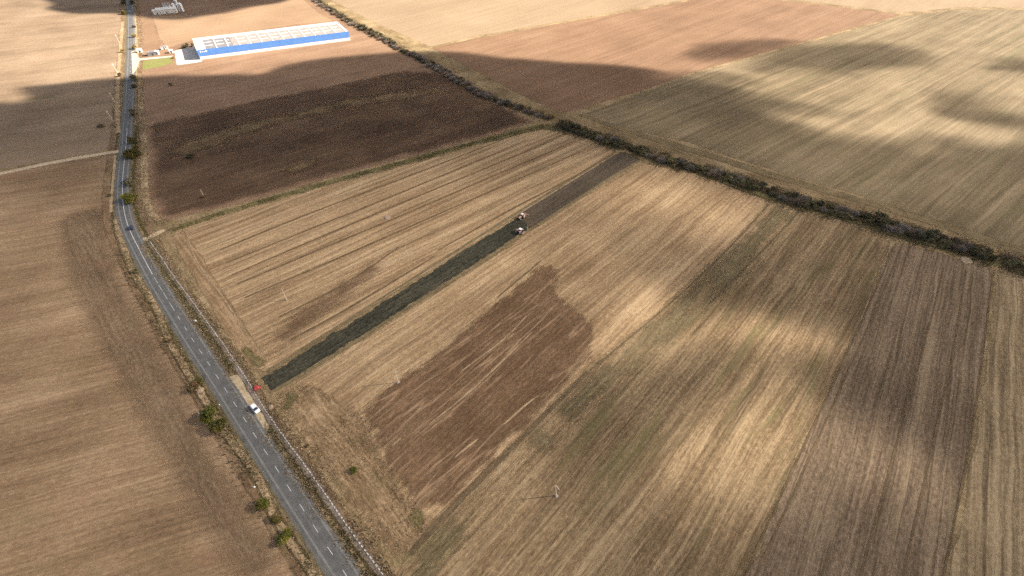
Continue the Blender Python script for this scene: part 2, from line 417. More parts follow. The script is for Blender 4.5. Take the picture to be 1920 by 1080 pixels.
# stubble with raked rows, dark strip, second stubble
STUB = [(0.150, 0.100, 0.060), (0.260, 0.182, 0.115), (0.40, 0.298, 0.198)]
m_st1 = soil('raked_stubble', A_ST1, STUB, [(2.6, 140, 1.5), (6.5, 200, 1.3), (0.9, 25, 0.8)], (50, 0.9), 1.1,
             [((0.150, 0.088, 0.055), 9, 60, 0.58, 0.75), ((0.15, 0.135, 0.065), 12, 30, 0.62, 0.4)], bump=0.5, gain=1.12, lines=((5.0, 400, 0.47, 0.5, (0.09, 0.06, 0.038)), (3.5, 300, 0.54, 0.45, (0.36, 0.28, 0.19))))
field('raked_stubble_field', [(318, 434), (420, 402), (600, 352), (800, 299), (900, 271), (1018, 241), (1090, 254), (1150, 281), (1158, 290), (1000, 387), (850, 482), (700, 577), (560, 666), (497, 704), (470, 690), (430, 626), (380, 545), (345, 480)], m_st1, 0.03, 1.6)
m_marg = soil('trodden_margin', A_ROAD, [(0.150, 0.100, 0.058), (0.235, 0.160, 0.100), (0.36, 0.262, 0.170)], [(1.6, 60, 1.5), (4, 90, 1.0)], (18, 1.2), 1.2,
              [((0.105, 0.092, 0.040), 4, 16, 0.58, 0.6)], bump=0.4)
field('field_margin', [(312, 440), (345, 428), (400, 510), (450, 590), (498, 665), (510, 694), (490, 706), (462, 690), (425, 632), (380, 556), (340, 490)], m_marg, 0.05, 1.6)
m_dark = soil('fresh_black_furrow', A_ROW, [(0.020, 0.021, 0.016), (0.042, 0.042, 0.033), (0.075, 0.071, 0.055)], [(0.8, 30, 1.0), (3, 90, 0.5)], (14, 0.9), 2.2, bump=0.9, soft=0.12, ragged=1.2, lines=((3.2, 120, 0.47, 0.6, (0.016, 0.016, 0.013)), (3.6, 80, 0.55, 0.45, (0.11, 0.095, 0.072))))
m_dark2 = soil('drying_furrow', A_ROW, [(0.048, 0.039, 0.031), (0.080, 0.064, 0.050), (0.12, 0.095, 0.075)], [(0.8, 40, 0.8), (3, 120, 0.7)], (30, 0.8), 1.5, bump=0.7, soft=0.15, lines=((3.2, 200, 0.47, 0.5, (0.035, 0.028, 0.022)), (4.0, 160, 0.55, 0.35, (0.15, 0.12, 0.092))))
field('ploughed_strip_drying', [(968, 402), (1150, 290), (1168, 283), (1204, 300), (1100, 362), (990, 432)], m_dark2, 0.05, 0.7, 3.0)
field('ploughed_strip_fresh', [(486, 711), (560, 666), (700, 577), (850, 481), (975, 404), (994, 428), (880, 503), (720, 604), (600, 680), (509, 737)], m_dark, 0.07, 1.0, 1.6, 0.45)
m_st2 = soil('cut_stubble', A_ROW, STUB, [(2.2, 90, 1.2), (7, 160, 1.1), (0.8, 20, 0.9)], (45, 1.1), 1.2,
             [((0.155, 0.098, 0.062), 10, 50, 0.58, 0.6), ((0.30, 0.235, 0.13), 6, 40, 0.60, 0.5)], bump=0.4, gain=1.12, lines=((6.0, 300, 0.46, 0.45, (0.09, 0.06, 0.038)), (3.0, 120, 0.54, 0.35, (0.36, 0.28, 0.19))))
field('cut_stubble_field', [(512, 742), (600, 686), (720, 610), (880, 508), (1000, 430), (1100, 366), (1204, 305), (1300, 325), (1445, 378), (1350, 480), (1230, 590), (1105, 692), (980, 815), (870, 925), (758, 1040), (730, 1040), (680, 985), (615, 890), (560, 820)], m_st2, 0.03, 1.6)
m_brn = soil('brown_tilled_block', A_ROW + 0.03, [(0.070, 0.043, 0.027), (0.118, 0.074, 0.047), (0.205, 0.134, 0.088)], [(1.6, 40, 0.7), (4.5, 80, 0.8)], (26, 0.9), 1.2,
             [((0.31, 0.215, 0.145), 1.5, 20, 0.575, 0.6), ((0.28, 0.19, 0.125), 1.2, 5, 0.60, 0.6)], soft=0.45, ragged=2.1, gain=1.1, lines=((4.0, 90, 0.47, 0.5, (0.055, 0.034, 0.023)), (4.5, 60, 0.55, 0.8, (0.30, 0.21, 0.145))))
field('brown_tilled_block', [(672, 770), (700, 742), (780, 682), (860, 622), (1018, 485), (1060, 505), (1045, 545), (1114, 606), (1116, 672), (1018, 776), (928, 868), (858, 933), (806, 985), (770, 955), (745, 905), (712, 848)], m_brn, 0.06, 5.0, jitter=0.6)
m_marg2 = soil('dry_weed_margin', A_ROAD, [(0.130, 0.090, 0.052), (0.225, 0.155, 0.097), (0.36, 0.265, 0.175)], [(1.8, 30, 1.3), (5, 70, 0.9)], (14, 1.5), 1.5,
               [((0.100, 0.085, 0.040), 6, 14, 0.57, 0.6)], bump=0.4, soft=0.4, ragged=1.6)
field('dry_weed_margin', [(512, 742), (570, 715), (640, 745), (690, 780), (720, 850), (775, 935), (810, 985), (760, 1040), (738, 1060), (690, 1000), (620, 905), (560, 825)], m_marg2, 0.05, 5.0, jitter=0.8)

# green-brown strips, brown rows, tan strip to the right
m_grn = soil('sparse_green_stubble', A_ROW + 0.02, [(0.110, 0.077, 0.047), (0.198, 0.141, 0.089), (0.325, 0.243, 0.158)], [(1.8, 60, 1.5), (8, 150, 1.1), (0.7, 15, 0.9)], (40, 1.1), 1.3,
             [((0.122, 0.112, 0.056), 8, 50, 0.53, 0.65), ((0.35, 0.26, 0.16), 2.2, 30, 0.61, 0.5), ((0.150, 0.092, 0.060), 5, 40, 0.60, 0.5)], bump=0.45, lines=((6.5, 300, 0.46, 0.45, (0.055, 0.040, 0.027)), (3.6, 160, 0.54, 0.4, (0.36, 0.28, 0.19)), (3.0, 120, 0.47, 0.3, (0.055, 0.040, 0.027))))
field('sparse_green_stubble_field', [(745, 1062), (758, 1036), (870, 923), (980, 813), (1105, 690), (1230, 588), (1350, 478), (1446, 377), (1560, 405), (1672, 452), (1640, 545), (1560, 720), (1470, 910), (1395, 1080), (1300, 1320), (560, 1320)], m_grn, 0.025, 1.4)
m_sage = soil('grey_green_sward', A_ROW + 0.01, [(0.098, 0.080, 0.047), (0.162, 0.131, 0.081), (0.235, 0.188, 0.120)], [(2.4, 60, 1.2), (0.8, 20, 0.8)], (30, 1.3), 1.8,
              [((0.21, 0.145, 0.09), 5, 40, 0.53, 0.8)], soft=0.6, ragged=1.8, lines=((6.0, 200, 0.46, 0.3, (0.055, 0.040, 0.027)),))
field('grey_green_sward', [(750, 1064), (762, 1036), (870, 925), (980, 815), (1105, 692), (1230, 590), (1350, 480), (1444, 382), (1500, 396), (1400, 520), (1270, 640), (1130, 760), (1000, 880), (890, 1000), (830, 1090), (745, 1200)], m_sage, 0.045, 7.0, jitter=1.2)
m_rows = soil('brown_row_field', ang((1440, 1000), (1680, 460)) + 0.05, [(0.090, 0.066, 0.048), (0.165, 0.122, 0.090), (0.255, 0.195, 0.145)], [(2.2, 120, 1.3), (6, 200, 0.9), (0.7, 14, 0.8)], (40, 0.8), 1.5,
              [((0.13, 0.115, 0.065), 6, 50, 0.60, 0.45)], bump=0.6, gain=0.98, lines=((4.5, 400, 0.47, 0.75, (0.055, 0.040, 0.027)), (3.2, 300, 0.55, 0.5, (0.055, 0.040, 0.027)), (4.0, 300, 0.50, 0.35, (0.36, 0.28, 0.19))))
field('brown_row_field', [(1674, 455), (1700, 458), (1780, 480), (1866, 504), (1850, 640), (1825, 820), (1790, 1000), (1765, 1120), (1700, 1400), (1260, 1400), (1390, 1086), (1468, 912), (1556, 720), (1636, 545)], m_rows, 0.03, 1.2)
m_tan = soil('pale_row_field', R(52.3), [(0.125, 0.092, 0.062), (0.225, 0.170, 0.112), (0.36, 0.285, 0.195)], [(2.0, 90, 1.7), (5, 150, 1.0)], (30, 0.8), 1.3,
             [((0.11, 0.100, 0.052), 3.5, 60, 0.57, 0.6)], bump=0.5, lines=((4.5, 400, 0.47, 0.6, (0.055, 0.040, 0.027)), (3.5, 300, 0.53, 0.5, (0.36, 0.28, 0.19))))
field('pale_row_field', [(1868, 505), (1935, 520), (2300, 640), (2600, 1400), (1702, 1400), (1767, 1120), (1792, 1000), (1827, 820), (1852, 640)], m_tan, 0.03, 1.2)

# beyond the hedgerow
m_far = soil('green_tinged_field', A_FAR, [(0.125, 0.099, 0.062), (0.215, 0.169, 0.112), (0.31, 0.248, 0.172)], [(2.6, 120, 1.1), (7, 200, 1.3)], (60, 1.0), 0.9,
             [((0.135, 0.135, 0.065), 9, 80, 0.55, 0.5), ((0.17, 0.115, 0.08), 8, 90, 0.60, 0.4)], gain=0.74, lines=((9.0, 600, 0.46, 0.5, (0.11, 0.088, 0.052)), (5.5, 400, 0.54, 0.35, (0.36, 0.28, 0.19))))
field('green_tinged_field', [(1088, 215), (1200, 175), (1300, 138), (1500, 83), (1692, 30), (1800, 18), (2100, 18), (2700, 60), (2700, 640), (2100, 520), (1920, 468), (1760, 415), (1600, 365), (1440, 318), (1290, 268), (1180, 243)], m_far, 0.02, 2.0)
m_red = soil('red_brown_ploughland', ang((900, 250), (1250, 110)), [(0.120, 0.074, 0.050), (0.180, 0.114, 0.078), (0.25, 0.165, 0.118)], [(3, 90, 0.7), (10, 200, 0.8)], (70, 0.8), 0.8)
field('red_brown_ploughland', [(808, 90), (890, 72), (1060, 42), (1280, 4), (1330, -8), (1500, 4), (1692, 27), (1500, 81), (1300, 136), (1200, 172), (1064, 212), (1040, 208), (960, 170), (880, 128)], m_red, 0.02, 1.2)
m_pale = soil('pale_stubble_far', A_FAR + 0.15, [(0.185, 0.135, 0.096), (0.235, 0.178, 0.128), (0.285, 0.222, 0.165)], [(5, 120, 0.6), (14, 200, 0.6)], (90, 0.8), 0.6)
field('pale_stubble_far', [(598, -40), (620, 0), (700, 42), (806, 88), (890, 69), (1060, 39), (1280, 1), (1340, -12), (1500, 1), (1692, 24), (1800, 14), (2100, 14), (2700, 55), (2700, -60), (600, -60)], m_pale, 0.015, 1.5)

# grass margins, tracks and ruts
m_vg = soil('green_verge', A_HEDGE, [(0.075, 0.066, 0.030), (0.130, 0.112, 0.055), (0.21, 0.172, 0.095)], [(1.5, 20, 0.9)], (10, 1.4), 1.3, [((0.22, 0.16, 0.09), 3, 10, 0.56, 0.6)], soft=0.4, ragged=1.4)
strip('grass_verge', [(322, 432), (420, 399), (600, 347), (800, 293), (900, 266), (1020, 236)], [5, 5, 6, 6, 7, 9], m_vg, 0.08)
strip('grass_verge', [(1020, 238), (1085, 246), (1160, 278)], [12, 9, 6], m_vg, 0.08)
strip('grass_verge', [(1205, 292), (1300, 318), (1440, 368), (1560, 402), (1680, 440), (1800, 472), (1930, 515), (2100, 575)], [8, 8, 9, 8, 7, 7, 8, 8], m_vg, 0.08)
m_vd = soil('dry_verge', A_HEDGE, [(0.100, 0.080, 0.047), (0.155, 0.121, 0.074), (0.225, 0.175, 0.112)], [(1.5, 20, 0.9)], (10, 1.2), 1.3, [((0.12, 0.11, 0.055), 3, 12, 0.58, 0.6)], soft=0.4, ragged=1.4)
strip('dry_verge', [(1085, 214), (1180, 246), (1300, 282), (1440, 326), (1600, 372), (1760, 420), (1930, 476), (2100, 530)], [5, 8, 9, 9, 9, 9, 10, 10], m_vd, 0.07)
strip('dry_verge', [(505, 738), (600, 682), (720, 606), (880, 505), (1000, 427), (1100, 362), (1200, 300)], 2.2, m_vd, 0.085)
strip('dry_verge', [(500, 700), (560, 660), (700, 571), (850, 475), (970, 399), (1155, 284)], 2.6, m_vd, 0.085)
field('green_weed_corner', [(432, 622), (452, 634), (476, 652), (502, 676), (508, 692), (490, 702), (466, 690), (446, 662)], m_vg, 0.09, 3.0, 2.0, 0.5)
field('green_weed_corner', [(522, 742), (548, 730), (566, 742), (548, 770), (560, 812), (548, 822), (530, 785)], m_vg, 0.09, 3.0, 2.0, 0.5)
field('green_weed_corner', [(755, 960), (800, 940), (815, 970), (790, 1000), (765, 1010)], m_vg, 0.09, 4.0, 2.0, 0.8)
m_rb = soil('bare_reddish_earth', A_ST1, [(0.105, 0.066, 0.042), (0.165, 0.107, 0.070), (0.26, 0.182, 0.122)], [(1.6, 50, 1.2), (0.7, 15, 0.8)], (14, 1.2), 1.3, soft=0.8, ragged=2.2)
field('bare_earth_patch', [(478, 668), (520, 600), (600, 545), (690, 488), (760, 452), (770, 470), (700, 530), (620, 590), (560, 640), (510, 682)], m_rb, 0.075, 8.0, 3.0, 0.8)
m_dirt = soil('pale_dirt', A_ROAD, [(0.30, 0.23, 0.165), (0.42, 0.335, 0.25), (0.52, 0.43, 0.335)], [(0.8, 12, 0.8)], (8, 1.0), 1.2, soft=0.25, ragged=0.9)
strip('dirt_track', [(-400, 408), (-150, 357), (0, 326), (90, 307), (160, 294), (234, 282)], 6.0, m_dirt, 0.15)
strip('dirt_track', [(266, 453), (288, 441), (314, 429)], [6, 5, 3.5], m_dirt, 0.15)
m_rut = soil('dark_rut', A_ROW, [(0.080, 0.058, 0.038), (0.125, 0.092, 0.060), (0.18, 0.132, 0.088)], [(0.6, 8, 0.8)], (8, 1.0), 1.2, soft=0.7, ragged=2.8)
m_ridge = soil('straw_ridge', A_ROW, [(0.22, 0.155, 0.10), (0.31, 0.23, 0.155), (0.41, 0.315, 0.22)], [(0.6, 8, 0.8)], (8, 1.2), 1.3, soft=0.6, ragged=3.0)
m_fur = soil('raked_furrow_soil', A_ST1, [(0.085, 0.058, 0.035), (0.135, 0.094, 0.058), (0.20, 0.142, 0.092)], [(0.6, 8, 0.8)], (8, 1.0), 1.2, soft=0.5, ragged=1.7)
def ruts(name, lines, mat, w, z):
    for ln in lines: strip(name, ln, w, mat, z)
ruts('wheel_rut', [
    [(1676, 462), (1640, 548), (1560, 724), (1470, 916), (1392, 1090)], [(1690, 462), (1654, 552), (1576, 728), (1490, 920), (1412, 1090)],
    [(1862, 510), (1846, 640), (1820, 820), (1785, 1000), (1764, 1100)], [(1770, 500), (1745, 600), (1690, 800), (1610, 1090)], [(1812, 505), (1790, 640), (1752, 820), (1690, 1090)],
    [(1443, 382), (1348, 484), (1228, 594), (1104, 696)], [(1500, 396), (1420, 480), (1330, 570)]], m_rut, 0.9, 0.10)
ruts('furrow_edge', [[(1104, 696), (980, 819), (870, 929), (765, 1042)]], m_rut, [2.0, 2.4, 3.0], 0.10)
ruts('furrow_edge', [[(1016, 488), (930, 560)]], m_rut, [1.0, 1.4, 0.8], 0.10)
ruts('raked_furrow', [
    [(422, 494), (560, 438), (760, 358), (990, 262)], [(432, 517), (560, 462), (760, 378), (1040, 262)], [(442, 534), (600, 468), (800, 384), (1060, 272)],
    [(455, 560), (620, 490), (830, 398), (1090, 284)], [(520, 596), (650, 530), (750, 462)], [(410, 470), (540, 416), (740, 340), (960, 256)], [(540, 640), (660, 574), (820, 478)],
    [(1150, 290), (1060, 340), (960, 392), (820, 470)]], m_fur, [1.2, 1.7, 1.5, 0.9], 0.10)
ruts('straw_ridge', [
    [(427, 505), (560, 450), (760, 368), (1010, 262)], [(437, 526), (600, 457), (800, 374), (1050, 266)], [(448, 548), (620, 478), (820, 388), (1080, 278)], [(350, 440), (370, 490), (420, 560), (470, 640), (500, 672)],
    [(470, 578), (640, 510), (860, 410), (1110, 292)], [(405, 458), (540, 404), (740, 330), (940, 254)], [(1158, 287), (1000, 384), (850, 478), (700, 572)],
    [(800, 800), (880, 735), (960, 660), (1000, 620)], [(940, 800), (985, 760), (1015, 738)], [(860, 700), (940, 640), (990, 590)], [(830, 640), (900, 590)], [(730, 840), (760, 815)], [(850, 860), (900, 820)],
    [(1030, 245), (1090, 268), (1150, 292)], [(1300, 328), (1380, 356), (1440, 380)]], m_ridge, [0.5, 1.1, 1.0, 0.5], 0.11)

# ------------------------------------------------------------------ road
ROAD_PX = [(760, 1250), (650, 1080), (593.3, 993.2), (544.8, 919), (500, 850), (460, 788), (425, 733.25), (393, 684.5), (363, 639.5), (337, 598), (312, 558), (287, 516),
           (265, 475), (243, 430), (234, 400), (230.5, 370), (230, 345), (232, 318), (235, 290), (237.5, 262), (239, 237), (241, 213), (243, 178), (244.5, 145), (246, 111), (246, 78), (246, 44), (245, 22), (243, 0), (240, -40)]
road_line = ground_line(ROAD_PX, 2.0)
t = NT('worn_asphalt')
uvn = t.n('ShaderNodeAttribute', attribute_name='across'); geo = t.n('ShaderNodeNewGeometry'); aln = t.n('ShaderNodeAttribute', attribute_name='along')
nz = t.noise(geo.outputs['Position'], 0.35, 6, 0.65)
base = t.ramp(nz, [(0.3, (0.085, 0.082, 0.076)), (0.7, (0.138, 0.133, 0.124))])
st = t.noise(t.vec(t.math('MULTIPLY', uvn.outputs['Fac'], 1.6), t.math('MULTIPLY', aln.outputs['Fac'], 0.03)), 1.0, 4, 0.6)
base = t.mix(t.maprange(st, 0.42, 0.68, 0, 0.55), base, (0.085, 0.082, 0.078))
wl = t.math('ABSOLUTE', t.math('SUBTRACT', t.math('ABSOLUTE', uvn.outputs['Fac']), 2.55))
base = t.mix(t.math('MULTIPLY', t.maprange(wl, 0.45, 0.05), t.maprange(t.noise(t.vec(0.0, t.math('MULTIPLY', aln.outputs['Fac'], 0.25)), 1, 3), 0.3, 0.6, 0.35, 0.8)), base, (0.235, 0.222, 0.205))
ed = t.math('ABSOLUTE', uvn.outputs['Fac'])
base = t.mix(t.math('MULTIPLY', t.maprange(t.math('ADD', ed, t.math('MULTIPLY', nz, 1.0)), 3.7, 4.5), 0.75), base, (0.15, 0.135, 0.105))
t.l(base, t.b.inputs['Base Color']); t.b.inputs['Roughness'].default_value = 0.85; t.b.inputs['Specular IOR Level'].default_value = 0.25
bp = t.n('ShaderNodeBump'); bp.inputs['Strength'].default_value = 0.2; bp.inputs['Distance'].default_value = 0.03; t.l(t.noise(geo.outputs['Position'], 4, 4), bp.inputs['Height']); t.l(bp.outputs[0], t.b.inputs['Normal'])
m_asph = t.m
rl, rs = resample(road_line, 1.5); rn, rt = normals(rl); m = len(rl)
side = 1.0 if rn[len(rn) // 3][0] > 0 else -1.0      # +1: normals point to the right of the photograph
us = [-4.3, -4.05, -2.5, 0, 2.5, 3.4, 3.65]
if side < 0: us = [-u for u in reversed(us)]; V = []; AC = []; AL = []
for u in us:
    jit = rng.normal(0, 0.16, m) if u in (us[0], us[-1]) else 0
    qx = rl + rn * (u + jit * np.ones(m))[:, None] if np.ndim(jit) else rl + rn * u
    zz = 0.13 if u in (us[0], us[-1]) else 0.26 - 0.02 * abs(u)
    V.append(np.c_[qx, np.full(m, zz)]); AC.append(np.full(m, u)); AL.append(rs)
F = [(k * m + i, k * m + i + 1, (k + 1) * m + i + 1, (k + 1) * m + i)[::-1] for k in range(len(us) - 1) for i in range(m - 1)]
road = obj('road', npmesh('road', np.concatenate(V), F, {'across': np.concatenate(AC), 'along': np.concatenate(AL)}), None, m_asph)
tag(road, 'grey asphalt country road bending through the fields', kind='structure')
m_shl = soil('road_shoulder', A_ROAD, [(0.095, 0.083, 0.055), (0.150, 0.130, 0.090), (0.22, 0.185, 0.13)], [(0.7, 10, 0.9)], (8, 1.1), 1.3, soft=0.35, ragged=1.2)
strip('road_shoulder', road_line, 11.2, m_shl, 0.115, world=True, off=-side * 0.5, jit=0.2)
# ditches and verge bands running along the road: (offset, width, material)
m_ditch = soil('dark_ditch_weeds', A_ROAD, [(0.045, 0.036, 0.020), (0.085, 0.066, 0.038), (0.15, 0.115, 0.07)], [(0.7, 12, 0.9)], (9, 1.3), 1.3, soft=0.4, ragged=1.5)
m_bank = soil('brown_bank', A_ROAD, [(0.095, 0.062, 0.038), (0.165, 0.112, 0.072), (0.25, 0.18, 0.12)], [(1.0, 16, 0.9)], (12, 1.4), 1.3, [((0.12, 0.10, 0.045), 3, 9, 0.57, 0.6)], soft=0.4, ragged=1.4)
near_seg = rl[(rl[:, 1] > -20) & (rl[:, 1] < 330)]
strip('verge_ditch', near_seg, 1.5, m_ditch, 0.125, world=True, off=side * 6.0, jit=0.25)
strip('verge_ditch', near_seg, 1.3, m_ditch, 0.125, world=True, off=-side * 6.0, jit=0.25)
strip('verge_bank', near_seg, 4.5, m_bank, 0.105, world=True, off=side * 8.2, jit=0.3)
strip('verge_bank', near_seg, 5.5, m_bank, 0.105, world=True, off=-side * 8.4, jit=0.3)
far_seg = rl[(rl[:, 1] > 331) & (rl[:, 1] < 800)]
strip('verge_bank', far_seg, 5.0, m_bank, 0.105, world=True, off=side * 7.5, jit=0.4)
strip('verge_bank', far_seg, 5.0, m_bank, 0.105, world=True, off=-side * 8.0, jit=0.4)
m_pst = soil('pale_dry_grass', A_ROAD, [(0.19, 0.135, 0.085), (0.31, 0.232, 0.152), (0.43, 0.335, 0.235)], [(0.8, 9, 0.9)], (7, 1.5), 1.4, [((0.14, 0.12, 0.055), 2, 7, 0.58, 0.7)], soft=0.35, ragged=1.9)
LEFT_EDGE = [(210, 410), (216, 437), (232, 482), (246, 515), (285, 575), (307, 632), (327, 667), (347, 702), (374, 745), (420, 818), (462, 876), (488, 922), (506, 967), (540, 1024), (580, 1078), (640, 1180)]
strip('dry_grass_strip', [(x + 7, y) for x, y in LEFT_EDGE], 3.0, m_pst, 0.13, jit=0.3)
strip('field_edge_furrow', [(x - 1, y + 2) for x, y in LEFT_EDGE], 0.8, m_ditch, 0.14, jit=0.15)
FAR_R = [(262, 140), (264, 190), (268, 240), (270, 290), (271, 340), (274, 375), (284, 398), (300, 416)]
strip('dry_grass_strip', FAR_R, [3.5, 4, 5, 5, 5, 6, 5, 4], m_pst, 0.13, jit=0.4)
strip('dry_grass_strip', [(222, 250), (220, 190), (222, 140), (226, 90), (230, 40)], 4.0, m_pst, 0.13, jit=0.4)
strip('dry_grass_strip', [(216, 290), (213, 330), (209, 370), (208, 400)], 2.0, m_pst, 0.136, jit=0.3)
strip('dry_grass_strip', [(258, 128), (256, 90), (254, 55), (252, 25)], 4.0, m_pst, 0.13, jit=0.4)
m_grav = soil('sandy_gravel', A_ROAD, [(0.26, 0.205, 0.145), (0.38, 0.31, 0.225), (0.48, 0.41, 0.32)], [(0.7, 5, 0.5)], (5, 1.3), 1.3, [((0.15, 0.13, 0.075), 2, 3, 0.58, 0.7)], soft=0.25, ragged=1.4)
field('gravel_layby', [(424, 706), (436, 704), (448, 700), (462, 722), (476, 746), (490, 768), (503, 786), (507, 798), (500, 816), (486, 806), (466, 772), (446, 742)], m_grav, 0.150, 1.0, 2.0, 0.35)
field('gravel_layby', [(440, 690), (446, 690), (462, 714), (456, 716)], m_grav, 0.145, 0.8, 2.0, 0.2)

# painted markings: each dash a piece of the road
t = NT('road_paint'); geo = t.n('ShaderNodeNewGeometry'); nz = t.noise(geo.outputs['Position'], 3.0, 5, 0.7)
t.l(t.ramp(nz, [(0.3, (0.34, 0.33, 0.31)), (0.6, (0.74, 0.73, 0.70))]), t.b.inputs['Base Color']); t.b.inputs['Roughness'].default_value = 0.7
m_paint = t.m
def along(px):
    p = P2(*px); i = int(np.argmin(np.linalg.norm(rl - p, axis=1))); return rs[i]
def road_ribbon(name, s0, s1, w, z, off=0.0):
    s = np.linspace(s0, s1, max(2, int((s1 - s0) / 2) + 1))
    c = np.c_[np.interp(s, rs, rl[:, 0]), np.interp(s, rs, rl[:, 1])]
    nn = np.c_[np.interp(s, rs, rn[:, 0]), np.interp(s, rs, rn[:, 1])]
    a, b = c + nn * (off - w / 2), c + nn * (off + w / 2); k = len(s)
    V = np.concatenate([np.c_[a, np.full(k, z)], np.c_[b, np.full(k, z)]])
    return obj(name, npmesh(name, V, [(i, k + i, k + i + 1, i + 1)[::-1] for i in range(k - 1)]), road, m_paint)
s_first = along((650, 1080)); s_end = along((337, 598))
s = s_first - 18
while s < s_end + 1:
    road_ribbon('lane_dash', s - 1.6, s + 1.6, 0.14, 0.285); s += (s_end - s_first) / 16.0
for a, b in (((327, 584), (318, 569)), ((315, 563), (307, 550)), ((305, 546), (298, 534)), ((296, 531), (289, 519))):
    road_ribbon('lane_dash', along(a), along(b), 0.14, 0.285)
road_ribbon('centre_line', along((287, 516)), along((239, 240)), 0.24, 0.285)
s = along((239, 232))
while s < along((244, 40)):
    road_ribbon('lane_dash', s, s + 3, 0.14, 0.285); s += 12

# ------------------------------------------------------------------ concrete channel slabs beside the road
m_conc = plain('pale_concrete', (0.50, 0.48, 0.45), 0.85, var=0.12, scale=1.5)
m_stone = soil('grey_violet_stones', A_ROAD, [(0.10, 0.082, 0.075), (0.175, 0.145, 0.132), (0.29, 0.25, 0.23)], [(0.5, 6, 0.6)], (6, 1.0), 1.8, soft=0.35, ragged=1.4)
CHAN = [(281, 452), (305, 487), (325, 517), (357, 560), (387, 602), (420, 647), (440, 677), (465, 715), (487, 752), (510, 787), (540, 830), (564, 862), (616, 935), (665, 1006), (710, 1066), (760, 1140)]
ch = empty('drainage_channel', P(281, 452)); tag(ch, 'long row of pale concrete slabs in a narrow ditch beside the road', 'drain')
cl_, cs = resample(ground_line(CHAN, 1.0), 1.5); cn, ct = normals(cl_)
bed = strip('channel_bed', cl_, 2.6, m_stone, 0.16, parent=ch, world=True, off=side * 0.5, jit=0.2, step=1.5)
bed.location = -ch.location
sl = MB().box(-0.42, 0.42, -0.17, 0.17, -0.05, 0.16, 0.9).mesh('slab'); sl.materials.append(m_conc)
for i in range(len(cl_)):
    o = obj('slab', sl, ch)
    o.location = Vector((cl_[i][0] + rng.normal(0, 0.04), cl_[i][1] + rng.normal(0, 0.04), 0.17)) - ch.location
    o.rotation_euler = (0, 0, math.atan2(ct[i][1], ct[i][0]) + rng.normal(0, 0.04))
    sx = 1.25 if cl_[i][1] > 225 else 1.0
    o.scale = (sx, 1 + rng.normal(0, 0.06), 1)

# ------------------------------------------------------------------ warehouse
m_white = plain('white_cladding', (0.66, 0.63, 0.58), 0.6, var=0.03, scale=0.3)
m_blue = plain('blue_cladding', (0.095, 0.225, 0.53), 0.5, var=0.04, scale=0.3)
m_cream = plain('cream_roof_sheet', (0.27, 0.232, 0.198), 0.7, var=0.12, scale=0.25)
m_rgrey = plain('grey_roof_sheet', (0.18, 0.17, 0.17), 0.7, var=0.10, scale=0.3)
m_glass = plain('dark_glass', (0.02, 0.025, 0.03), 0.12, var=0.1, spec=0.6)
m_dark = plain('dark_trim', (0.04, 0.04, 0.045), 0.6)
wa, wb = P(376.5, 112), P(657, 75.5)
WL = (wb - wa).length; wr = math.atan2(wb.y - wa.y, wb.x - wa.x); WD, WH, WS = 41.0, 8.6, -5.0
wh = empty('warehouse', wa, wr); tag(wh, 'long white warehouse with a broad blue band under its flat roof', 'warehouse')
def sk(x, y, z): return (x + WS * y / WD, y, z)
def skbox(mb, x0, x1, y0, y1, z0, z1):
    vs = [sk(x, y, z) for z in (z0, z1) for x, y in ((x0, y0), (x1, y0), (x1, y1), (x0, y1))]
    return mb.add(vs, [(3, 2, 1, 0), (4, 5, 6, 7), (0, 1, 5, 4), (1, 2, 6, 5), (2, 3, 7, 6), (3, 0, 4, 7)])
skbox(MB(), 0, WL, 0, WD, 0, 7.9).build('wall', m_white, wh)
skbox(MB(), -0.12, WL + 0.12, -0.12, 0.0, 2.9, WH).build('blue_band', m_blue, wh)
skbox(MB(), WL, WL + 0.12, 0.0, WD, 2.9, WH).build('blue_band', m_blue, wh)
b = MB(); skbox(b, 0.0, WL, WD - 0.5, WD + 0.1, 7.9, 8.5); skbox(b, -0.1, 0.7, 0.0, WD - 0.5, 7.9, WH); skbox(b, WL - 0.5, WL - 0.01, 0.0, WD - 0.5, 7.9, WH - 0.05)
b.build('parapet', m_white, wh)
nbay = 13
xs = np.linspace(7.5, WL - 2.0, nbay + 1)
for i in range(nbay):
    grey = i in (0, 1) or i == 2
    x0, x1 = xs[i] + 0.46, xs[i + 1] - 0.46
    if i == 2: x1 = x0 + 3.5
    p = skbox(MB(), x0, x1, 1.5, WD - 7.0, 7.9, 8.15).build('roof_panel', m_rgrey if grey else m_cream, wh)
    if i == 2: skbox(MB(), x1 + 0.4, xs[i + 1] - 0.6, 1.5, WD - 7.0, 7.9, 8.15).build('roof_panel', m_cream, wh)
    for yy in (12, 23):
        skbox(MB(), x0 + 0.8, min(x1, x0 + 8) - 0.6, yy, yy + 1.2, 8.15, 8.25).build('roof_light', m_white, p)
for i in range(nbay + 1):
    skbox(MB(), xs[i] - 0.45, xs[i] + 0.45, 0.3, WD - 5.5, 7.9, 8.36).build('roof_rib', m_white, wh)
skbox(MB(), 1.5, WL - 2, WD - 5.2, WD - 0.9, 7.9, 8.3).build('roof_walkway', m_white, wh)
for k, (a, z0, z1) in enumerate(((2.0, 6.2, 7.6), (3.8, 6.2, 7.0), (5.4, 6.2, 7.0), (7.0, 6.2, 7.6))):
    MB().box(a, a + 1.3, -0.2, -0.125, z0, z1).build('sign_letter', m_white, wh)
for k in range(3):
    skbox(MB(), -0.15, -0.005, 6 + k * 11, 11 + k * 11, 0.0, 4.5).build('loading_door', m_rgrey, wh)

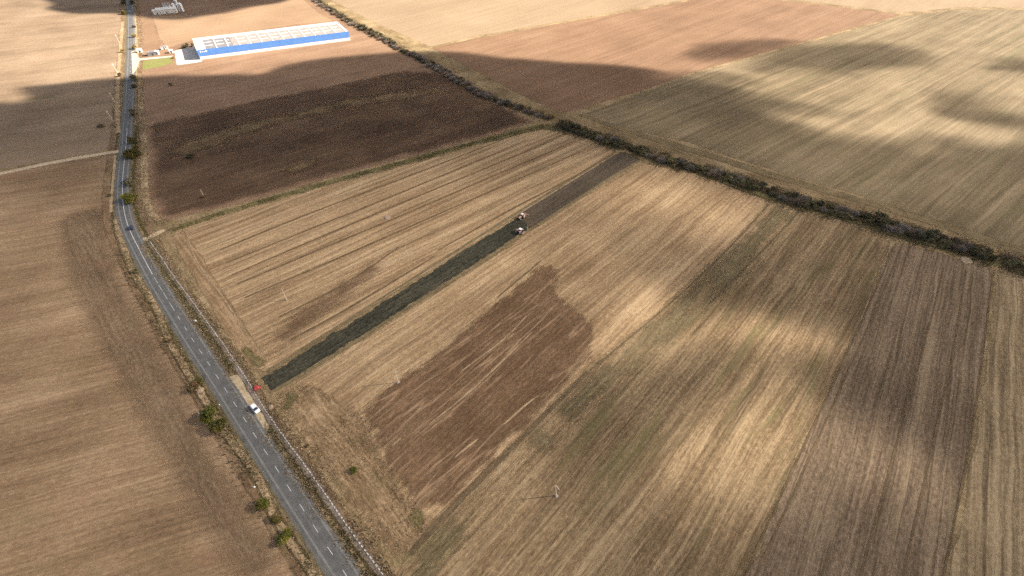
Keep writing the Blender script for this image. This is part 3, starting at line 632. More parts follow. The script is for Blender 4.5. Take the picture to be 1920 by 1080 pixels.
# yard, drive, lawn and the small buildings in front of the warehouse
m_yard = soil('pale_concrete_yard', wr, [(0.40, 0.385, 0.41), (0.47, 0.455, 0.48), (0.55, 0.53, 0.55)], [(3, 20, 0.5)], (10, 0.6), 0.5, soft=0.15, ragged=0.4)
field('concrete_yard', [(326, 96), (352, 89), (372, 86), (380, 114), (378, 116), (331, 123)], m_yard, 0.10, 0.8, 3, 0.15)
m_lawn = soil('green_lawn', wr, [(0.115, 0.130, 0.045), (0.165, 0.170, 0.065), (0.21, 0.205, 0.09)], [(2, 10, 0.8)], (9, 1.0), 1.0)
field('lawn', [(265, 115), (300, 109), (321, 104), (326, 118), (300, 126), (266, 132)], m_lawn, 0.09, 1.0, 3, 0.2)
m_drive = soil('grey_drive', wr, [(0.30, 0.28, 0.25), (0.38, 0.355, 0.32), (0.46, 0.43, 0.39)], [(2, 10, 0.6)], (9, 0.8), 0.7, soft=0.15, ragged=0.5)
field('entrance_drive', [(246, 96), (252, 95), (262, 110), (330, 104), (331, 107), (263, 114), (256, 132), (248, 141)], m_drive, 0.27, 0.6, 3, 0.1)
m_orange = plain('ochre_ground', (0.30, 0.20, 0.085), 0.9)
def hut(name, px, L, W, H, rz, wallm, roofm, label, cat, pitch=0.0):
    o = empty(name, P(*px), rz); tag(o, label, cat)
    MB().box(-L / 2, L / 2, -W / 2, W / 2, 0, H).build('wall', wallm, o)
    if pitch:
        b = MB(); e = 0.3
        b.add([(-L / 2 - e, -W / 2 - e, H), (L / 2 + e, -W / 2 - e, H), (L / 2 + e, W / 2 + e, H), (-L / 2 - e, W / 2 + e, H), (-L / 2 - e, 0, H + pitch), (L / 2 + e, 0, H + pitch)],
              [(0, 1, 5, 4), (2, 3, 4, 5), (1, 2, 5), (3, 0, 4), (3, 2, 1, 0)])
        b.build('roof', roofm, o)
    else: MB().box(-L / 2 - .2, L / 2 + .2, -W / 2 - .2, W / 2 + .2, H, H + 0.25).build('roof', roofm, o)
    MB().box(-0.5, 0.5, -W / 2 - 0.05, -W / 2 - 0.003, 0, min(2.1, H - .2)).build('door', m_dark, o)
    MB().box(L / 2 - 1.6, L / 2 - 0.6, -W / 2 - 0.05, -W / 2 - 0.003, 1.0, 1.9).build('window', m_glass, o)
    return o
hut('gatehouse', (263, 98), 4, 3.5, 3, wr, m_white, m_white, 'small white gatehouse at the drive entrance beside the road', 'gatehouse')
hut('shed', (288, 103), 9, 5, 3, wr, m_rgrey, m_rgrey, 'low grey flat-roofed shed behind the lawn', 'shed')
hut('tank_cabin', (296, 102), 3, 3.5, 3.2, wr, m_white, m_white, 'small white cabin at the end of the grey shed', 'cabin')
hut('container', (309, 92), 6, 2.6, 2.6, wr, m_white, m_cream, 'cream storage container standing alone in front of the warehouse yard', 'container')
hut('kiosk', (322, 99), 3, 3, 2.6, wr, m_white, m_white, 'small white kiosk at the edge of the concrete yard', 'kiosk')
# the far farmstead
hut('farm_store', (297, 26), 9, 6, 4, R(20), m_white, m_white, 'small white store, leftmost of the far farm buildings', 'building', 1.2)
hut('farm_barn', (315, 24), 22, 8, 4.5, R(20), m_white, m_white, 'long white barn of the far farmstead', 'barn', 1.8)
hut('farm_house', (315, 17), 7, 7, 5, R(20), m_white, m_cream, 'white farmhouse behind the long far barn', 'house', 2.0)
m_silo = plain('silo_steel', (0.72, 0.72, 0.72), 0.45, var=0.05)
for k, (x, y, hh, lab) in enumerate(((330, 22, 8, 'tall white silo nearest the far barn'), (335, 16, 9, 'white silo at the back of the far silo group'), (337, 21, 7, 'short white silo in the middle of the far group'), (343, 21, 8, 'rightmost white silo of the far group'))):
    s_ = empty('silo', P(x, y)); tag(s_, lab, 'silo', 'silos of the far farmstead')
    MB().tube((0, 0, 0), (0, 0, hh), 1.8, 1.8, 16).build('drum', m_silo, s_); MB().tube((0, 0, hh), (0, 0, hh + 1.6), 2.0, 0.25, 16).build('cone_roof', m_silo, s_)
    MB().box(-0.2, 0.2, -1.95, -1.8, 0, hh).build('ladder', m_dark, s_)

# ------------------------------------------------------------------ utility poles
m_pole = plain('pale_pole_concrete', (0.56, 0.47, 0.38), 0.8, var=0.06)
m_ins = plain('insulator', (0.55, 0.42, 0.35), 0.3)
m_base = plain('pole_footing', (0.36, 0.29, 0.25), 0.9)
def pole(px, h, label, arm, rz=0.0, lean=(0, 0), foot=True):
    o = empty('utility_pole', P(*px), rz); tag(o, label, 'utility pole', 'poles of the power line')
    tp = (lean[0], lean[1], h)
    MB().tube((0, 0, 0), tp, 0.19, 0.11, 10).build('shaft', m_pole, o)
    if arm:
        a = MB().box(-0.95, 0.95, -0.07, 0.07, h - 1.15, h - 0.98).build('crossarm', m_pole, o)
        for x in (-0.85, 0, 0.85):
            MB().tube((x, 0, h - 0.98 if x else h), (x, 0, h - 0.7 if x else h + 0.25), 0.06, 0.05, 8).build('insulator', m_ins, a)
    if foot: MB().box(-0.75, 0.75, -0.55, 0.55, -0.1, 0.35, 0.6).build('footing', m_base, o)
    return o
pole((538, 563), 8.0, 'slim pale pole leaning in the raked stubble field', False, 0.2, (0.1, 0.1), False)
pole((747, 717), 8.2, 'pale concrete pole with a crossarm at the corner of the brown block', True, 0.5)
pole((1043, 929), 7.6, 'pale pole standing in the sparse green stubble near the bottom', True, 2.2, (0.7, 0.5), True)
pole((212, 227), 8.5, 'pale pole left of the road, nearest the dirt track', True, 1.2)
pole((215, 191), 8.0, 'pale pole left of the road in the cloud shade, second from the dirt track', True, 1.3)
pole((220, 136), 8.0, 'pale pole left of the road at the edge of the cloud shadow', True, 1.3)
pole((224, 80), 8.0, 'farthest pale pole left of the road on the sunlit field', True, 1.3)
pole((381, 366), 4.0, 'short bare post standing in the dark ploughed field', False, 0.3, (0.15, 0.0), False)

# ------------------------------------------------------------------ vehicles
m_tyre = plain('tyre_rubber', (0.015, 0.015, 0.016), 0.9)
m_hub = plain('wheel_hub', (0.35, 0.35, 0.36), 0.4)
m_lamp = plain('lamp_glass', (0.75, 0.74, 0.70), 0.2)
m_rlamp = plain('red_lamp', (0.5, 0.02, 0.02), 0.3)
def wheel(parent, x, y, r, w, hubm=m_hub):
    t_ = MB().tube((x, y - w / 2, r), (x, y + w / 2, r), r, r, 14).build('wheel', m_tyre, parent)
    MB().tube((x, y - w / 2 - 0.015, r), (x, y + w / 2 + 0.015, r), r * 0.55, r * 0.55, 10).build('hub', hubm, t_)
def car(px, rz, paint, label, z=0.0, L=4.4, W=1.85, H=1.6):
    o = empty('parked_car' if 'parked' in label else 'car', P(*px) + Vector((0, 0, z)), rz); tag(o, label, 'car')
    def sec(x, hw, z0, z1, tuck): return [(x, -hw, z0 + .12), (x, -hw * .92, z0), (x, hw * .92, z0), (x, hw, z0 + .12), (x, hw, z1 - .15), (x, hw * tuck, z1), (x, -hw * tuck, z1), (x, -hw, z1 - .15)]
    hw = W / 2
    b = MB().loft([sec(-L / 2, hw * .80, .42, .82, .8), sec(-L / 2 + .15, hw * .94, .30, .95, .86), sec(-L * .3, hw, .24, 1.0, .9), sec(0, hw, .22, .98, .9), sec(L * .22, hw, .24, .95, .9), sec(L * .40, hw * .97, .28, .86, .85), sec(L / 2, hw * .80, .40, .70, .8)])
    body = b.build('body', paint, o)
    def cs(x, w0, z): return [(x, -w0, z), (x, w0, z)]
    x0, x1, x2, x3 = -L * .47, -L * .38, L * .07, L * .25
    gz, rz_ = .96, H
    vs = [(x0, -hw * .86, gz), (x3, -hw * .86, gz), (x3, hw * .86, gz), (x0, hw * .86, gz), (x1, -hw * .70, rz_ - .06), (x2, -hw * .70, rz_ - .06), (x2, hw * .70, rz_ - .06), (x1, hw * .70, rz_ - .06)]
    MB().add(vs, [(4, 5, 6, 7), (0, 1, 5, 4), (1, 2, 6, 5), (2, 3, 7, 6), (3, 0, 4, 7)]).build('windows', m_glass, o)
    MB().box(x1 - .05, x2 + .08, -hw * .74, hw * .74, rz_ - .06, rz_, .94).build('roof', paint, o)
    for xx in (-L * .12,):
        for sg in (-1, 1): MB().add([(xx - .06, sg * hw * .875, gz), (xx + .06, sg * hw * .875, gz), (xx + .06, sg * hw * .715, rz_ - .05), (xx - .06, sg * hw * .715, rz_ - .05)], [(0, 1, 2, 3)]).build('pillar', paint, o)
    for x in (-L * .30, L * .31):
        for y in (-hw + .1, hw - .1): wheel(o, x, y, .33, .22)
    for y in (-hw * .62, hw * .62):
        MB().box(L / 2 - .12, L / 2 - .01, y - .18, y + .18, .56, .68).build('headlight', m_lamp, o)
        MB().box(-L / 2 + .0, -L / 2 + .1, y - .16, y + .16, .68, .82).build('tail_light', m_rlamp, o)
    return o
m_wcar = plain('white_car_paint', (0.80, 0.81, 0.83), 0.25, var=0.01, spec=0.5)
m_bcar = plain('dark_blue_car_paint', (0.02, 0.025, 0.06), 0.25, var=0.02, spec=0.5)
m_scar = plain('silver_car_paint', (0.42, 0.47, 0.55), 0.3, 0.3, var=0.02)
car((480, 768), A_ROAD + 0.08, m_wcar, 'white car parked on the gravel lay-by beside the concrete channel', 0.15, 4.6, 1.95, 1.7)
def on_road(px, off):
    s = along(px); c = Vector((np.interp(s, rs, rl[:, 0]), np.interp(s, rs, rl[:, 1]), 0)); nn = Vector((np.interp(s, rs, rn[:, 0]), np.interp(s, rs, rn[:, 1]), 0)); tt = np.array((np.interp(s, rs, rt[:, 0]), np.interp(s, rs, rt[:, 1])))
    return c + nn * off, math.atan2(tt[1], tt[0])
for px, off, pt, lab, fl in (((241, 431), -1.0, m_bcar, 'dark blue car on the bend of the road by the field track', 0), ((232, 343), side * 1.6, m_bcar, 'dark blue car on the road between the roadside trees', math.pi), ((246, 23), 0.5, m_scar, 'light silver car on the far stretch of road', 0)):
    c, a = on_road(px, off); o = car((960, 540), a + fl, pt, lab); o.location = c + Vector((0, 0, 0.24))

def tractor(px, rz, bodym, roofm, impm, label, imp_len=1.4, imp_w=2.8):
    o = empty('tractor', P(*px) + Vector((0, 0, 0.06)), rz); tag(o, label, 'tractor', 'tractors working the dark strip')
    b = MB(); b.loft([[(0.2, -.42, .9), (0.2, .42, .9), (0.2, .42, 1.75), (0.2, -.42, 1.75)], [(1.7, -.40, .9), (1.7, .40, .9), (1.7, .38, 1.65), (1.7, -.38, 1.65)], [(2.25, -.34, .95), (2.25, .34, .95), (2.25, .30, 1.45), (2.25, -.30, 1.45)]])
    b.build('bonnet', bodym, o)
    MB().box(-1.3, 1.9, -.28, .28, .55, .9).build('chassis', m_dark, o)
    MB().box(-1.25, .25, -.72, .72, 1.2, 2.55, .88).build('cab', m_glass, o)
    MB().box(-1.35, .32, -.80, .80, 2.55, 2.75, .92).build('roof', roofm, o)
    for sg in (-1, 1): MB().box(-1.75, -.15, sg * 1.15 - .3, sg * 1.15 + .3, 1.62, 1.75).build('mudguard', bodym, o)
    for sg in (-1, 1): wheel(o, -.95, sg * 1.05, .85, .5, roofm); wheel(o, 1.65, sg * .85, .55, .38, roofm)
    MB().tube((1.2, .3, 1.7), (1.2, .3, 2.5), .05, .05, 6).build('exhaust', m_dark, o)
    im = MB(); im.box(-2.2 - imp_len, -2.0, -.12, .12, .75, .95); im.box(-2.4, -2.2, -imp_w / 2, imp_w / 2, .7, .9); im.box(-2.2 - imp_len, -2.0 - imp_len, -imp_w / 2, imp_w / 2, .7, .9)
    p = im.build('plough', impm, o)
    for k in range(5):
        y = -imp_w / 2 + .2 + k * (imp_w - .4) / 4
        MB().tube((-2.25 - imp_len * (k % 2), y, .8), (-2.35 - imp_len * (k % 2), y + .1, .05), .09, .12, 6).build('share', m_dark, p)
    return o
m_pink = plain('dusty_red_paint', (0.62, 0.36, 0.27), 0.6, var=0.08)
m_tr = plain('tractor_red', (0.42, 0.17, 0.12), 0.6, var=0.08)
m_cr = plain('cream_roof', (0.72, 0.63, 0.54), 0.6, var=0.05)
tractor((978, 409), A_ROW + math.pi, m_pink, m_cr, m_pink, 'dusty pinkish tractor with a cream roof on the far side of the dark strip', 2.0, 3.4)
tractor((974, 436), R(150), m_pink, m_wcar, m_pink, 'tractor with a white cab roof turning at the near edge of the dark strip', 0.9, 2.6)

# red tarpaulin heap
m_red_t = plain('red_tarpaulin', (0.36, 0.045, 0.042), 0.55, var=0.12, scale=1.2)
bm = bmesh.new(); bmesh.ops.create_icosphere(bm, subdivisions=3, radius=1.0)
for v in bm.verts:
    a = math.atan2(v.co.y, v.co.x); r_ = 1 + .18 * math.sin(3 * a + 1) + .1 * math.sin(7 * a) + random.uniform(-.07, .07)
    v.co.x *= 1.35 * r_; v.co.y *= 1.2 * r_; v.co.z = max(-0.03, v.co.z) * (.9 + random.uniform(-.14, .14))
me = bpy.data.meshes.new('tarpaulin_heap'); bm.to_mesh(me); bm.free()
o = obj('tarpaulin_heap', me, None, m_red_t); o.location = P(481.5, 728) + Vector((0, 0, .16)); tag(o, 'crumpled bright red tarpaulin heap beside the concrete slabs', 'tarpaulin')
# pale straw or stone heaps
m_heap = plain('pale_rubble', (0.30, 0.22, 0.145), 0.95, var=0.2, scale=2.0)
def heap(px, r, h, label, mat=m_heap, name='rubble_heap'):
    bm = bmesh.new(); bmesh.ops.create_icosphere(bm, subdivisions=3, radius=1.0)
    for v in bm.verts:
        k = 1 + random.uniform(-.12, .12); v.co.x *= r * k; v.co.y *= r * .75 * k; v.co.z = max(-0.05, v.co.z) * h * (1 + random.uniform(-.25, .25))
    me = bpy.data.meshes.new(name); bm.to_mesh(me); bm.free(); o = obj(name, me, None, mat); o.location = P(*px) + Vector((0, 0, .1)); o.rotation_euler = (0, 0, random.uniform(0, 6)); tag(o, label, 'heap'); return o
heap((508, 764), 1.2, .6, 'small pale heap of earth across the channel from the white car')
heap((1812, 488), 3.4, .3, 'broad tan straw heap at the hedge end of the brown rows')
heap((376, 733), 1.6, .5, 'small pale heap under the orange roadside bush')
heap((726, 408), 2.2, .4, 'low pale straw heap in the middle of the raked stubble')
# white roadside marker posts
m_mark = plain('white_marker', (0.75, 0.74, 0.70), 0.6, var=0.03)
def marker(px, label, w=.45, h=.9):
    o = empty('marker_stone', P(*px)); tag(o, label, 'marker', 'white marker stones by the road')
    MB().box(-w / 2, w / 2, -w * .3, w * .3, 0, h, .9).build('shaft', m_mark, o); MB().box(-w * .4, w * .4, -w * .25, w * .25, h, h + .12, .6).build('cap', m_heap, o)
marker((367, 603), 'white marker stone between the road and the slab row, far up the straight', .9, 1.0)
marker((373, 775), 'white marker stone at the field edge left of the green bushes', .5)
marker((412, 760), 'white marker stone at the road edge beside the green bushes', .4)
marker((477, 914), 'white marker stone on the dry grass strip left of the road', .7)
marker((395, 791), 'pale marker stone at the foot of the green roadside bush', .7)

# ------------------------------------------------------------------ vegetation
t = NT('leaf'); at = t.n('ShaderNodeAttribute', attribute_name='Col'); oi = t.n('ShaderNodeObjectInfo')
hs = t.n('ShaderNodeHueSaturation'); t.l(at.outputs['Color'], hs.inputs['Color']); t.l(t.maprange(oi.outputs['Random'], 0, 1, 0.75, 1.25), hs.inputs['Value'])
t.l(hs.outputs[0], t.b.inputs['Base Color']); t.b.inputs['Roughness'].default_value = 0.8; t.b.inputs['Specular IOR Level'].default_value = 0.15
m_leaf = t.m
m_bark = plain('bark', (0.085, 0.065, 0.05), 0.95, var=0.2, scale=3)
def quads(c, size, cols_, flat=0.0):
    """one small tilted four-sided leaf cluster per centre"""
    n = len(c); d = rng.normal(size=(n, 3)); d[:, 2] = np.abs(d[:, 2]) + flat; d /= np.linalg.norm(d, axis=1)[:, None]
    r = rng.normal(size=(n, 3)); a = np.cross(d, r); a /= np.linalg.norm(a, axis=1)[:, None]; b_ = np.cross(d, a)
    s_ = size * rng.uniform(.6, 1.3, n)[:, None]
    V = np.stack([c - a * s_, c - b_ * s_ * .6, c + a * s_, c + b_ * s_ * .6], 1).reshape(-1, 3)
    return V, np.arange(4 * n).reshape(n, 4), np.repeat(cols_, 4, 0)
def crown_mesh(name, pal, n=1100, blobs=11, leaf=.085, h=1.0, seed=0, low=0.0):
    """foliage of a unit wide crown built from uneven clumps"""
    r = np.random.default_rng(seed); C = []
    cen = []
    for k in range(blobs):
        a = r.uniform(0, 6.28); rr = .33 * math.sqrt(r.uniform(0, 1)); z = r.uniform(low + .16, h * .82) * (1 - .35 * rr / .33 * r.uniform(0, 1))
        cen.append((rr * math.cos(a), rr * math.sin(a), z, r.uniform(.12, .24)))
    cs_ = []
    for k, (x, y, z, q) in enumerate(cen):
        m_ = n // blobs; d = r.normal(size=(m_, 3)); d /= np.linalg.norm(d, axis=1)[:, None]
        C.append(np.array((x, y, z)) + d * q * (r.uniform(.45, 1.12, m_)[:, None]) * np.array((1, 1, .85)))
        base = np.array(pal[r.integers(len(pal))]); cs_.append(np.clip(base * r.uniform(.7, 1.35, (m_, 1)) * (1 + r.normal(0, .08, (m_, 3))), 0, 1))
    C = np.concatenate(C); C[:, 2] = np.maximum(C[:, 2], .03)
    V, F, K = quads(C, leaf, np.concatenate(cs_))
    return npmesh(name, V, F, None, K)
def twig_mesh(name, pal, n=520, h=.8, seed=0):
    """bare branching bush: thin upright twigs, with a few dead leaves"""
    r = np.random.default_rng(seed); V = []; F = []; K = []
    for i in range(n):
        a = r.uniform(0, 6.28); R0 = .16 * math.sqrt(r.uniform()); b0 = np.array((R0 * math.cos(a), R0 * math.sin(a), 0))
        a2 = a + r.normal(0, .6); R1 = r.uniform(.12, .5); tip = np.array((R1 * math.cos(a2), R1 * math.sin(a2), h * r.uniform(.45, 1.0) * math.sqrt(max(.1, 1 - (R1 / .62) ** 2))))
        mid = b0 * .45 + tip * .55 + np.array((0, 0, .08)) * h
        for p, q, w in ((b0, mid, .014), (mid, tip, .010), (mid, tip + r.normal(0, .09, 3), .008), (mid, tip + r.normal(0, .13, 3), .008)):
            d = q - p; sd = np.cross(d, r.normal(size=3)); sd /= np.linalg.norm(sd) + 1e-9; k = len(V)
            V += [p - sd * w, p + sd * w, q + sd * w * .5, q - sd * w * .5]; F.append((k, k + 1, k + 2, k + 3))
            K += [np.array(pal[r.integers(len(pal))]) * r.uniform(.75, 1.25)] * 4
    return npmesh(name, np.array(V), np.array(F), None, np.array(K))
def stems_mesh(name, h, seed, n=5):
    r = random.Random(seed); b = MB()
    for i in range(n):
        a = r.uniform(0, 6.28); p0 = Vector((.04 * math.cos(a), .04 * math.sin(a), 0)); p1 = Vector((.10 * math.cos(a), .10 * math.sin(a), h * .35)); p2 = Vector((.30 * math.cos(a + .3), .30 * math.sin(a + .3), h * .75))
        b.tube(p0, p1, .028, .020, 6); b.tube(p1, p2, .020, .008, 5)
    return b.mesh(name)
PAL = {
 'green': [(0.082, 0.086, 0.016), (0.108, 0.104, 0.020), (0.135, 0.115, 0.025), (0.060, 0.064, 0.016)],
 'yellow': [(0.125, 0.105, 0.026), (0.155, 0.112, 0.032), (0.09, 0.085, 0.024)],
 'rust': [(0.16, 0.088, 0.045), (0.13, 0.09, 0.04), (0.10, 0.078, 0.035)],
 'olive': [(0.135, 0.118, 0.058), (0.110, 0.100, 0.048), (0.17, 0.138, 0.072)],
 'dark': [(0.090, 0.080, 0.044), (0.115, 0.090, 0.055), (0.078, 0.072, 0.040)],
 'gold': [(0.24, 0.160, 0.045), (0.20, 0.15, 0.05), (0.17, 0.12, 0.04)],
}
TW = [(0.26, 0.21, 0.18), (0.31, 0.255, 0.215), (0.21, 0.168, 0.138), (0.25, 0.215, 0.165)]
TWB = [(0.22, 0.16, 0.12), (0.27, 0.195, 0.14), (0.18, 0.138, 0.10)]
CR = {}
for kname in PAL:
    for q in range(3):
        me = crown_mesh('crown', PAL[kname], 2400 if kname in ('green', 'yellow') else 900, 14 + q, .042 if kname in ('green', 'yellow') else .058, .78 + .1 * q, 40 + q + 7 * len(CR), 0.0)
        me.materials.append(m_leaf); CR[kname, q] = me
for q in range(3):
    me = twig_mesh('crown', TW, 420, .75, 90 + q); me.materials.append(m_leaf); CR['twig', q] = me
    me = twig_mesh('crown', TWB, 420, .7, 95 + q); me.materials.append(m_leaf); CR['brush', q] = me
ST = []
for q in range(3):
    me = stems_mesh('trunk', .8, 60 + q); me.materials.append(m_bark); ST.append(me)
def bush(name, loc, w, h, kname, q, label, cat, group=None, rz=None):
    o = empty(name, loc, random.uniform(0, 6.28) if rz is None else rz); tag(o, label, cat, group); o.scale = (w, w, h)
    obj('trunk', ST[q], o); obj('crown', CR[kname, q], o)
    return o
# single roadside trees and bushes: foot point, width m, height m, kind
for px, w, h, kname, q, nm, lab in [
    ((393, 783), 8.0, 6.5, 'green', 0, 'roadside_bush', 'largest green bush left of the road opposite the white car'),
    ((415, 803), 7.2, 5.5, 'yellow', 1, 'roadside_bush', 'yellow-green bush close below the largest green bush left of the road'),
    ((364, 728), 5.5, 3.5, 'rust', 2, 'roadside_bush', 'rust-coloured bush left of the road above the green pair'),
    ((372, 716), 3.6, 2.4, 'yellow', 0, 'roadside_bush', 'small yellow-green bush beside the rust-coloured bush'),
    ((497, 948), 5.0, 3.8, 'green', 2, 'roadside_bush', 'green bush left of the road, topmost of the three near the bottom'),
    ((519, 975), 3.8, 2.6, 'yellow', 2, 'roadside_bush', 'olive-yellow bush, middle of the three left of the road near the bottom'),
    ((535, 1008), 5.4, 4.2, 'green', 1, 'roadside_bush', 'green bush, lowest of the three left of the road near the bottom'),
    ((318, 640), 2.6, 1.6, 'rust', 0, 'low_shrub', 'low brown shrub on the dry strip left of the road'),
    ((256, 511), 4.0, 2.6, 'olive', 1, 'low_shrub', 'low olive shrub left of the road below the bend'),
    ((250, 268), 8.0, 7.0, 'olive', 0, 'roadside_tree', 'dark olive tree right of the road above the dirt track junction'),
    ((250, 294), 11.0, 8.5, 'yellow', 0, 'roadside_tree', 'large yellow-green tree right of the road at the dirt track junction'),
    ((247, 346), 7.0, 5.0, 'olive', 2, 'roadside_tree', 'small olive tree beside the dark car on the road'),
    ((247, 377), 10.0, 7.0, 'green', 1, 'roadside_tree', 'bright green tree inside the bend right of the road'),
    ((253, 151), 6.5, 7.0, 'dark', 0, 'roadside_tree', 'dark tree right of the road at the edge of the cloud shadow'),
    ((253, 165), 5.0, 5.0, 'dark', 1, 'roadside_tree', 'dark small tree right of the road just below the cloud edge'),
    ((251, 217), 6.0, 6.0, 'dark', 2, 'roadside_tree', 'round dark tree alone right of the road in the shade'),
    ((227, 143), 4.5, 4.5, 'rust', 1, 'roadside_tree', 'rust-brown tree left of the road at the cloud edge'),
    ((231, 98), 5.0, 4.5, 'gold', 1, 'roadside_tree', 'golden tree left of the road opposite the drive'),
    ((252, 52), 4.0, 4.0, 'dark', 1, 'roadside_tree', 'small dark tree right of the road on the far straight'),
    ((253, 70), 5.5, 5.0, 'gold', 0, 'roadside_tree', 'golden tree right of the road above the drive'),
    ((254, 92), 5.5, 5.0, 'gold', 2, 'roadside_tree', 'golden tree right of the road beside the drive'),
    ((234, 27), 7.0, 5.5, 'yellow', 2, 'roadside_tree', 'yellow-green tree left of the far road'),
    ((234, 8), 8.0, 7.0, 'dark', 0, 'roadside_tree', 'dark tree left of the road at the top of the picture'),
    ((249, 8), 7.0, 6.0, 'dark', 2, 'roadside_tree', 'dark tree right of the road at the top of the picture'),
    ((358, 295), 6.5, 3.8, 'dark', 1, 'field_shrub', 'dark shrub alone in the ploughed field'),
    ((380, 370), 3.4, 1.4, 'rust', 2, 'field_shrub', 'dark red-brown shrub at the short post in the ploughed field'),
    ((321, 161), 3.5, 3.0, 'dark', 2, 'field_shrub', 'tiny dark shrub in the brown field below the lawn'),
    ((665, 882), 3.2, 2.0, 'green', 0, 'field_shrub', 'single green shrub in the dry weeds beside the brown block'),
    ((576, 836), 1.8, 1.0, 'rust', 0, 'field_shrub', 'small dark brown weed clump near the slab row'),
    ((190, 238), 6.0, 2.4, 'olive', 1, 'field_shrub', 'olive shrub at the field edge left of the road'),
    ((206, 367), 3.2, 2.2, 'olive', 2, 'field_shrub', 'olive shrub at the field edge left of the bend'),
    ((346, 90), 4.5, 4.5, 'dark', 0, 'yard_tree', 'dark tree at the back left of the warehouse yard'),
    ((351, 88), 5.0, 5.0, 'dark', 1, 'yard_tree', 'dark tree in the middle of the row behind the yard'),
    ((362, 87), 5.0, 4.5, 'olive', 0, 'yard_tree', 'olive tree at the warehouse corner behind the yard'),
    ((325, 110), 3.0, 2.6, 'gold', 1, 'yard_tree', 'golden bush at the lawn corner beside the yard'),
]:
    bush(nm, P(*px), w, h, kname, q, lab, 'bush' if 'bush' in lab else ('shrub' if 'shrub' in lab else ('weeds' if 'weed' in lab else 'tree')))

# hedgerows: every shrub a plant of its own
HEDGE_A = [(1046, 233), (1110, 256), (1180, 278), (1260, 305), (1340, 327), (1420, 353), (1500, 380), (1600, 407), (1700, 436), (1800, 466), (1900, 496), (2000, 530)]
HEDGE_B = [(582, -6), (612, 14), (660, 44), (700, 64), (740, 86), (790, 112), (850, 146), (905, 178), (960, 200), (1000, 212), (1030, 222)]
KA = ['twig', 'olive', 'dark', 'brush', 'twig', 'olive', 'dark']
KN = {'twig': 'bare grey twiggy shrub', 'olive': 'olive-leaved shrub', 'dark': 'dark green shrub', 'brush': 'bare brown shrub', 'gold': 'golden-leaved shrub', 'yellow': 'yellow-green shrub'}
def hedge(px, wide, spacing, kinds, where, group, w_rng, h_rng, rows):
    line, s = resample(ground_line(px, 2.0), spacing); nr, _ = normals(line)
    for i in range(len(line)):
        for rrow in range(rows):
            off = (rrow - (rows - 1) / 2) * wide / rows + rng.normal(0, wide * .07)
            c = line[i] + nr[i] * off + (line[min(i + 1, len(line) - 1)] - line[i]) * (rng.uniform(-.35, .35) + .5 * (rrow % 2))
            kname = kinds[int(rng.integers(len(kinds)))]
            if callable(where): kname = where(i / len(line), off, kname)
            w = rng.uniform(*w_rng); h = rng.uniform(*h_rng) * (1.15 if kname == 'dark' else 1.0)
            f_ = i / len(line)
            if group.startswith('near'): st_ = ('at the head of the raked stubble' if f_ < .16 else 'behind the cut stubble' if f_ < .46 else 'behind the sparse green stubble' if f_ < .72 else 'behind the brown rows')
            else: st_ = ('in the sun past the warehouse' if f_ < .5 else 'in the cloud shade beside the damp ploughland')
            lab = KN[kname] + ' of the ' + group.split()[0] + ' hedgerow ' + st_
            if rng.random() < .06: continue
            if rng.random() < .14: w *= 1.25; h *= 1.25
            bush('hedge_shrub', (c[0], c[1], 0), w, h, kname, int(rng.integers(3)), lab, 'shrub', f'{KN[kname]}s of the {group} {st_}')
def where_a(f, off, k):
    if f < .10: return 'dark' if k in ('twig', 'dark', 'brush') else 'olive'
    return k
def where_b(f, off, k):
    if f > .93 and off > 1: return 'gold'
    if f < .5 and off > 1: return 'gold' if k in ('olive', 'gold') else 'dark'
    return k
hedge(HEDGE_A, 10.0, 4.7, KA, where_a, 'near hedgerow', (4.6, 7.4), (2.6, 4.8), 2)
hedge(HEDGE_B, 7.5, 7.4, ['twig', 'brush', 'dark', 'twig', 'brush'], where_b, 'far hedgerow', (4.6, 7.4), (2.4, 4.2), 2)
# low brush filling the hedge foot
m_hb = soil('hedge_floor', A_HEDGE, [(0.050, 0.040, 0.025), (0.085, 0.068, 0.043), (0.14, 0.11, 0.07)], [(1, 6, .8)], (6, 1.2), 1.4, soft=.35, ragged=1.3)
strip('hedge_floor', HEDGE_A, 9.0, m_hb, .12, jit=.5)
strip('hedge_floor', HEDGE_B, 9.0, m_hb, .12, jit=.5)

# grass, weeds and brush too many to count
def tufts(name, pts, hgt, cols_, label, blades=4):
    """upright blades of grass in clumps"""
    n = len(pts); V = []; K = []
    pts = np.asarray(pts)
    P3 = np.repeat(pts, blades, 0); n2 = len(P3); a = rng.uniform(0, 6.28, n2); hh = hgt * rng.uniform(.5, 1.4, n2)
    b0 = np.c_[P3 + rng.normal(0, .12, (n2, 2)), np.full(n2, .02)]
    ln = np.c_[rng.normal(0, .35, n2) * hh, rng.normal(0, .35, n2) * hh, hh]
    sd = np.c_[np.cos(a), np.sin(a), np.zeros(n2)] * (.10 + .12 * rng.random(n2))[:, None]
    V = np.stack([b0 - sd, b0 + sd, b0 + ln], 1).reshape(-1, 3)
    c = np.asarray(cols_)[rng.integers(len(cols_), size=n)] * rng.uniform(.75, 1.25, (n, 1))
    K = np.repeat(np.repeat(c, blades, 0), 3, 0)
    o = obj(name, npmesh(name, V, np.arange(3 * n2).reshape(-1, 3), None, K), None, m_leaf); tag(o, label, None, None, 'stuff'); return o
LAYBY = [tuple(P2(*p)) for p in [(430, 706), (446, 686), (466, 716), (480, 742), (494, 762), (508, 786), (506, 806), (495, 818), (470, 775), (448, 742)]]
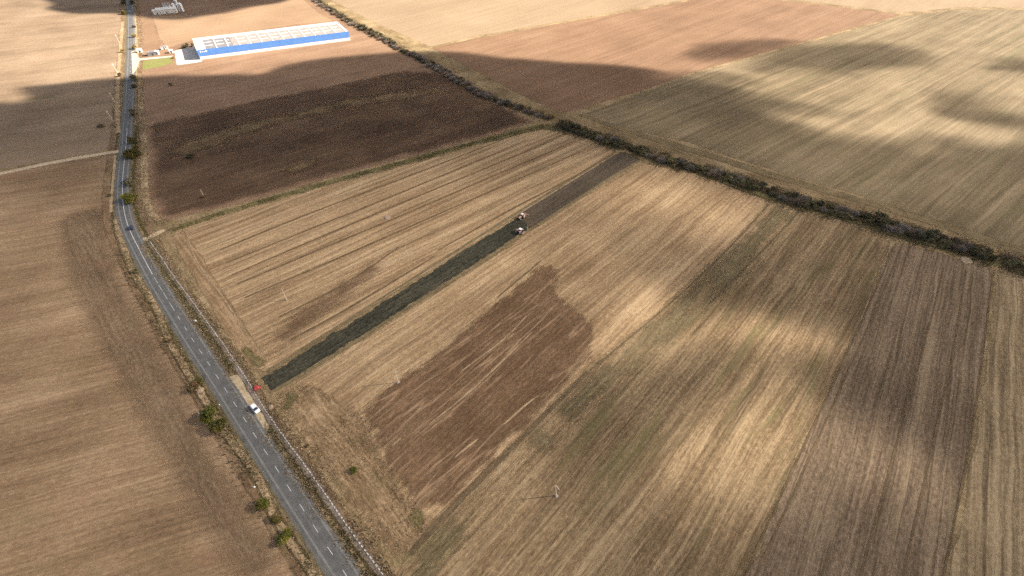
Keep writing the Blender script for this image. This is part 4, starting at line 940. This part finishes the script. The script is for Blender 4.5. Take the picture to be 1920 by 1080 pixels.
def along_pts(line, n, off, sd, clump=0.6):
    line, s = resample(np.asarray(line, float), 1.0); nr, _ = normals(line)
    k = rng.integers(len(line), size=n)
    dn = vnoise(line[k][:, 0], line[k][:, 1], 9, 77, 3)
    k = k[dn + rng.normal(0, .12, n) > .5 - .25 * (1 - clump)]
    q = line[k] + nr[k] * (off + rng.normal(0, sd, len(k)))[:, None] + rng.normal(0, .5, (len(k), 2))
    return q[sdist(q[:, 0], q[:, 1], LAYBY) < 0]
DRY = [(0.36, 0.27, 0.165), (0.28, 0.205, 0.12), (0.42, 0.33, 0.22), (0.22, 0.16, 0.095)]
OLV = [(0.13, 0.115, 0.045), (0.10, 0.092, 0.038), (0.17, 0.14, 0.065), (0.085, 0.07, 0.03)]
BRN = [(0.15, 0.10, 0.06), (0.11, 0.075, 0.045), (0.20, 0.14, 0.09)]
near_low = rl[(rl[:, 1] > -20) & (rl[:, 1] < 190)]
L_edge = ground_line([(x + 8, y) for x, y in LEFT_EDGE]); chl = ground_line(CHAN); hA = ground_line(HEDGE_A); hB = ground_line(HEDGE_B)
top_verge = ground_line([(322, 432), (420, 399), (600, 347), (800, 293), (900, 266), (1020, 236)])
tufts('dry_grass', np.concatenate([along_pts(L_edge, 2200, 0, .9), along_pts(near_seg, 5000, side * 8.5, 1.4), along_pts(chl, 6000, side * 3.6, 1.3), along_pts(chl, 2500, -side * 1.8, .6),
      along_pts(ground_line(FAR_R), 3500, 0, 1.4), along_pts(hA, 4000, 8, 2.5), along_pts(hA, 4000, -8, 2.5), along_pts(far_seg, 1000, -side * 9, 2), along_pts(far_seg, 1500, side * 8, 2)]), .5, DRY, 'pale dry grass along the verges and field edges')
tufts('green_weeds', np.concatenate([along_pts(near_seg, 4500, side * 6.0, .7), along_pts(near_low, 2200, -side * 6.4, .8), along_pts(top_verge, 3500, 0, 1.5), along_pts(hA, 6000, 6, 2), along_pts(hA, 6000, -6, 2),
      along_pts(chl, 2500, side * 2.2, .5), along_pts(hB, 2500, 5, 2)]), .45, OLV, 'olive green weeds along the road edges and the hedge foot')
tufts('brown_brush', np.concatenate([along_pts(hA, 6000, 0, 3.2), along_pts(hB, 4000, 0, 3.0), along_pts(near_low, 700, -side * 8.8, 1.2)]), 1.0, BRN + [(0.11, 0.09, 0.055)], 'brown brush filling the hedgerows and banks')
def in_poly(px, n):
    pts = [tuple(P2(*p)) for p in px]; a = np.array(pts); q = rng.uniform(a.min(0), a.max(0), (n, 2)); return q[sdist(q[:, 0], q[:, 1], pts) > 0]
wm = in_poly([(512, 742), (570, 715), (640, 745), (690, 780), (720, 850), (775, 935), (810, 985), (760, 1040), (738, 1060), (690, 1000), (620, 905), (560, 825)], 9000)
wm = wm[vnoise(wm[:, 0], wm[:, 1], 12, 5, 4) > .5]
tufts('dry_weeds', wm, .25, DRY, 'tangled dry weeds between the slab row and the brown block', 3)
